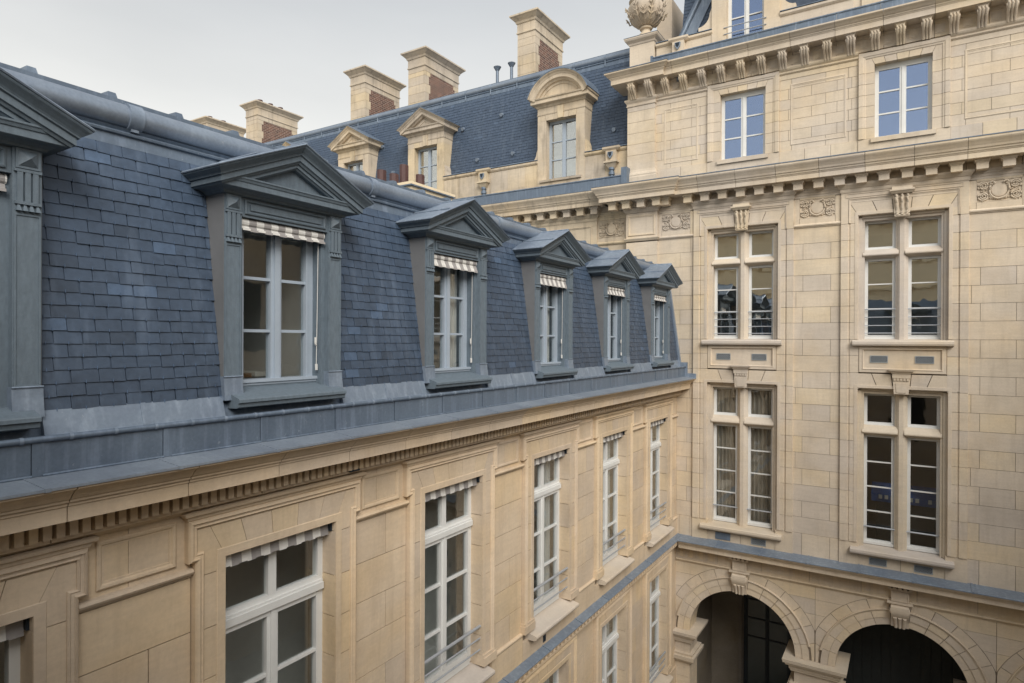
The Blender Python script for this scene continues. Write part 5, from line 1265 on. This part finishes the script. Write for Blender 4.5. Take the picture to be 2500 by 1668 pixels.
fE = lambda u, v, d: (8.5-d, u, v)
for y in (1.5, 4.4, 7.3, 10.2, 13.1):
    for z in (-4.4, -.4): m = MB(); m.fb(fE, y-.62, y+.62, z, z+2.3, 0, .02); build('window', m, 'dark', E_)

# ================================================================== things glimpsed through the glass
def thing(name, label, cat, mb, mat): return tag(build(name, mb, mat), label, cat)
m = MB(); m.fb(fA, 3.33, 3.80, -2.62, -2.25, -1.30, -1.27); pic = empty('framed_picture', fA(3.55, -2.6, -1.29))
tag(pic, 'dark framed picture behind the upper left pane of the stone wing window', 'picture')
m = MB(); m.sweep(fA, rectpath(3.36, 3.86, -2.66, -2.22), [(0, -1.26), (0, -1.22), (.03, -1.22), (.03, -1.26)], True); build('frame', m, 'iron', pic)
m = MB(); m.fb(fA, 3.37, 3.85, -2.65, -2.23, -1.27, -1.24); build('mount', m, 'paper', pic); m = MB(); m.fb(fA, 3.44, 3.78, -2.58, -2.30, -1.245, -1.236); build('print', m, 'wood', pic)
m = MB(); m.lathe(fA(6.30, -3.95, -.75), [(.01, 0), (.085, .01), (.09, .05), (.09, .42), (.06, .50), (.03, .53), (.03, .58)], 16); ext = thing('fire_extinguisher', 'red fire extinguisher with black hose standing behind a tall window', 'extinguisher', m, 'red')
m = MB(); p = fA(6.30, -3.95, -.75); m.tube([(p[0], p[1], p[2]+.57), (p[0]+.02, p[1]+.06, p[2]+.72), (p[0]+.02, p[1]+.13, p[2]+.66), (p[0]+.04, p[1]+.12, p[2]+.35)], .012, 6); build('hose', m, 'iron', ext, smooth=True)
m = MB(); m.fb(fA, 6.10, 6.50, -4.0, -3.96, -.95, -.55)
for u in (6.13, 6.47):
    for d in (-.92, -.58): m.fb(fA, u-.015, u+.015, -4.9, -4.0, d-.015, d+.015)
thing('side_table', 'small dark table under the red fire extinguisher', 'table', m, 'wood')
m = MB(); m.prism(alongu(fB), [(-1.4, -3.62), (-.9, -3.72), (-.85, -3.55), (-1.3, -3.35), (-1.4, -3.40)], -.70, .62); bench = thing('blue_banner_box', 'long blue box with white lettering seen through the ground-hall window', 'box', m, 'blue')
m = MB()
for k in range(9):
    if k % 4 == 3: continue
    m.fb(fB, -.55+k*.12, -.55+k*.12+.07, -3.64, -3.55, -.86, -.846)
build('lettering', m, 'paper', bench)
m = MB(); m.fb(fB, -.6, .55, -4.70, -3.74, -1.2, -.95); thing('low_counter', 'dark counter carrying the long blue box', 'counter', m, 'dark')
m = MB(); m.prism(fB, [(-3.20, .05), (-2.88, .05), (-2.92, .38), (-2.98, .47), (-3.14, .47), (-3.18, .40)], -.95, -.85); ch = thing('office_chair', 'blue office chair back behind the guard rails of a cross window', 'chair', m, 'blue')
m = MB(); m.tube([fB(-3.04, .07, -.95), fB(-3.04, -.2, -.98)], .03, 8); build('stem', m, 'iron', ch, smooth=True)
m = MB(); m.fb(fB, -4.05, -3.62, .02, .62, -1.1, -.85); m.fb(fB, -4.0, -3.86, .62, .72, -1.0, -.9); thing('copier', 'black office machine behind the left light of the upper cross window', 'machine', m, 'dark')
m = MB(); m.fb(fA, 3.40, 4.35, -.50, -.40, -1.2, -.55); dk = thing('desk', 'dark desk with papers inside the large dormer window', 'desk', m, 'dark')
for k in range(4): m = MB(); m.fb(fA, 3.5+k*.2, 3.66+k*.2, -.395, -.38+.012*k, -1.0, -.72); build('paper_stack', m, 'paper' if k % 2 else 'wood', dk)
m = MB(); m.fb(fA, 3.45, 4.3, -.16, .22, -1.795, -1.78); pb = thing('pin_board', 'board of small papers on the back wall behind the large dormer window', 'board', m, 'room')
for k in range(10): u = 3.5+.08*k; z = -.1+.09*(k % 3); m = MB(); m.fb(fA, u, u+.05, z, z+.07, -1.78, -1.775); build('paper', m, ('paper', 'blue', 'wood', 'iron')[k % 4], pb)

# ------------------------------------------------------------------ lift everything so that the courtyard lies at z = 0
for o in list(COL.objects):
    if o.parent is None and o.type in ('MESH', 'EMPTY'): o.location.z += LIFT
print('objects', len(COL.objects), 'tris', sum(len(p.vertices)-2 for me in bpy.data.meshes for p in me.polygons))
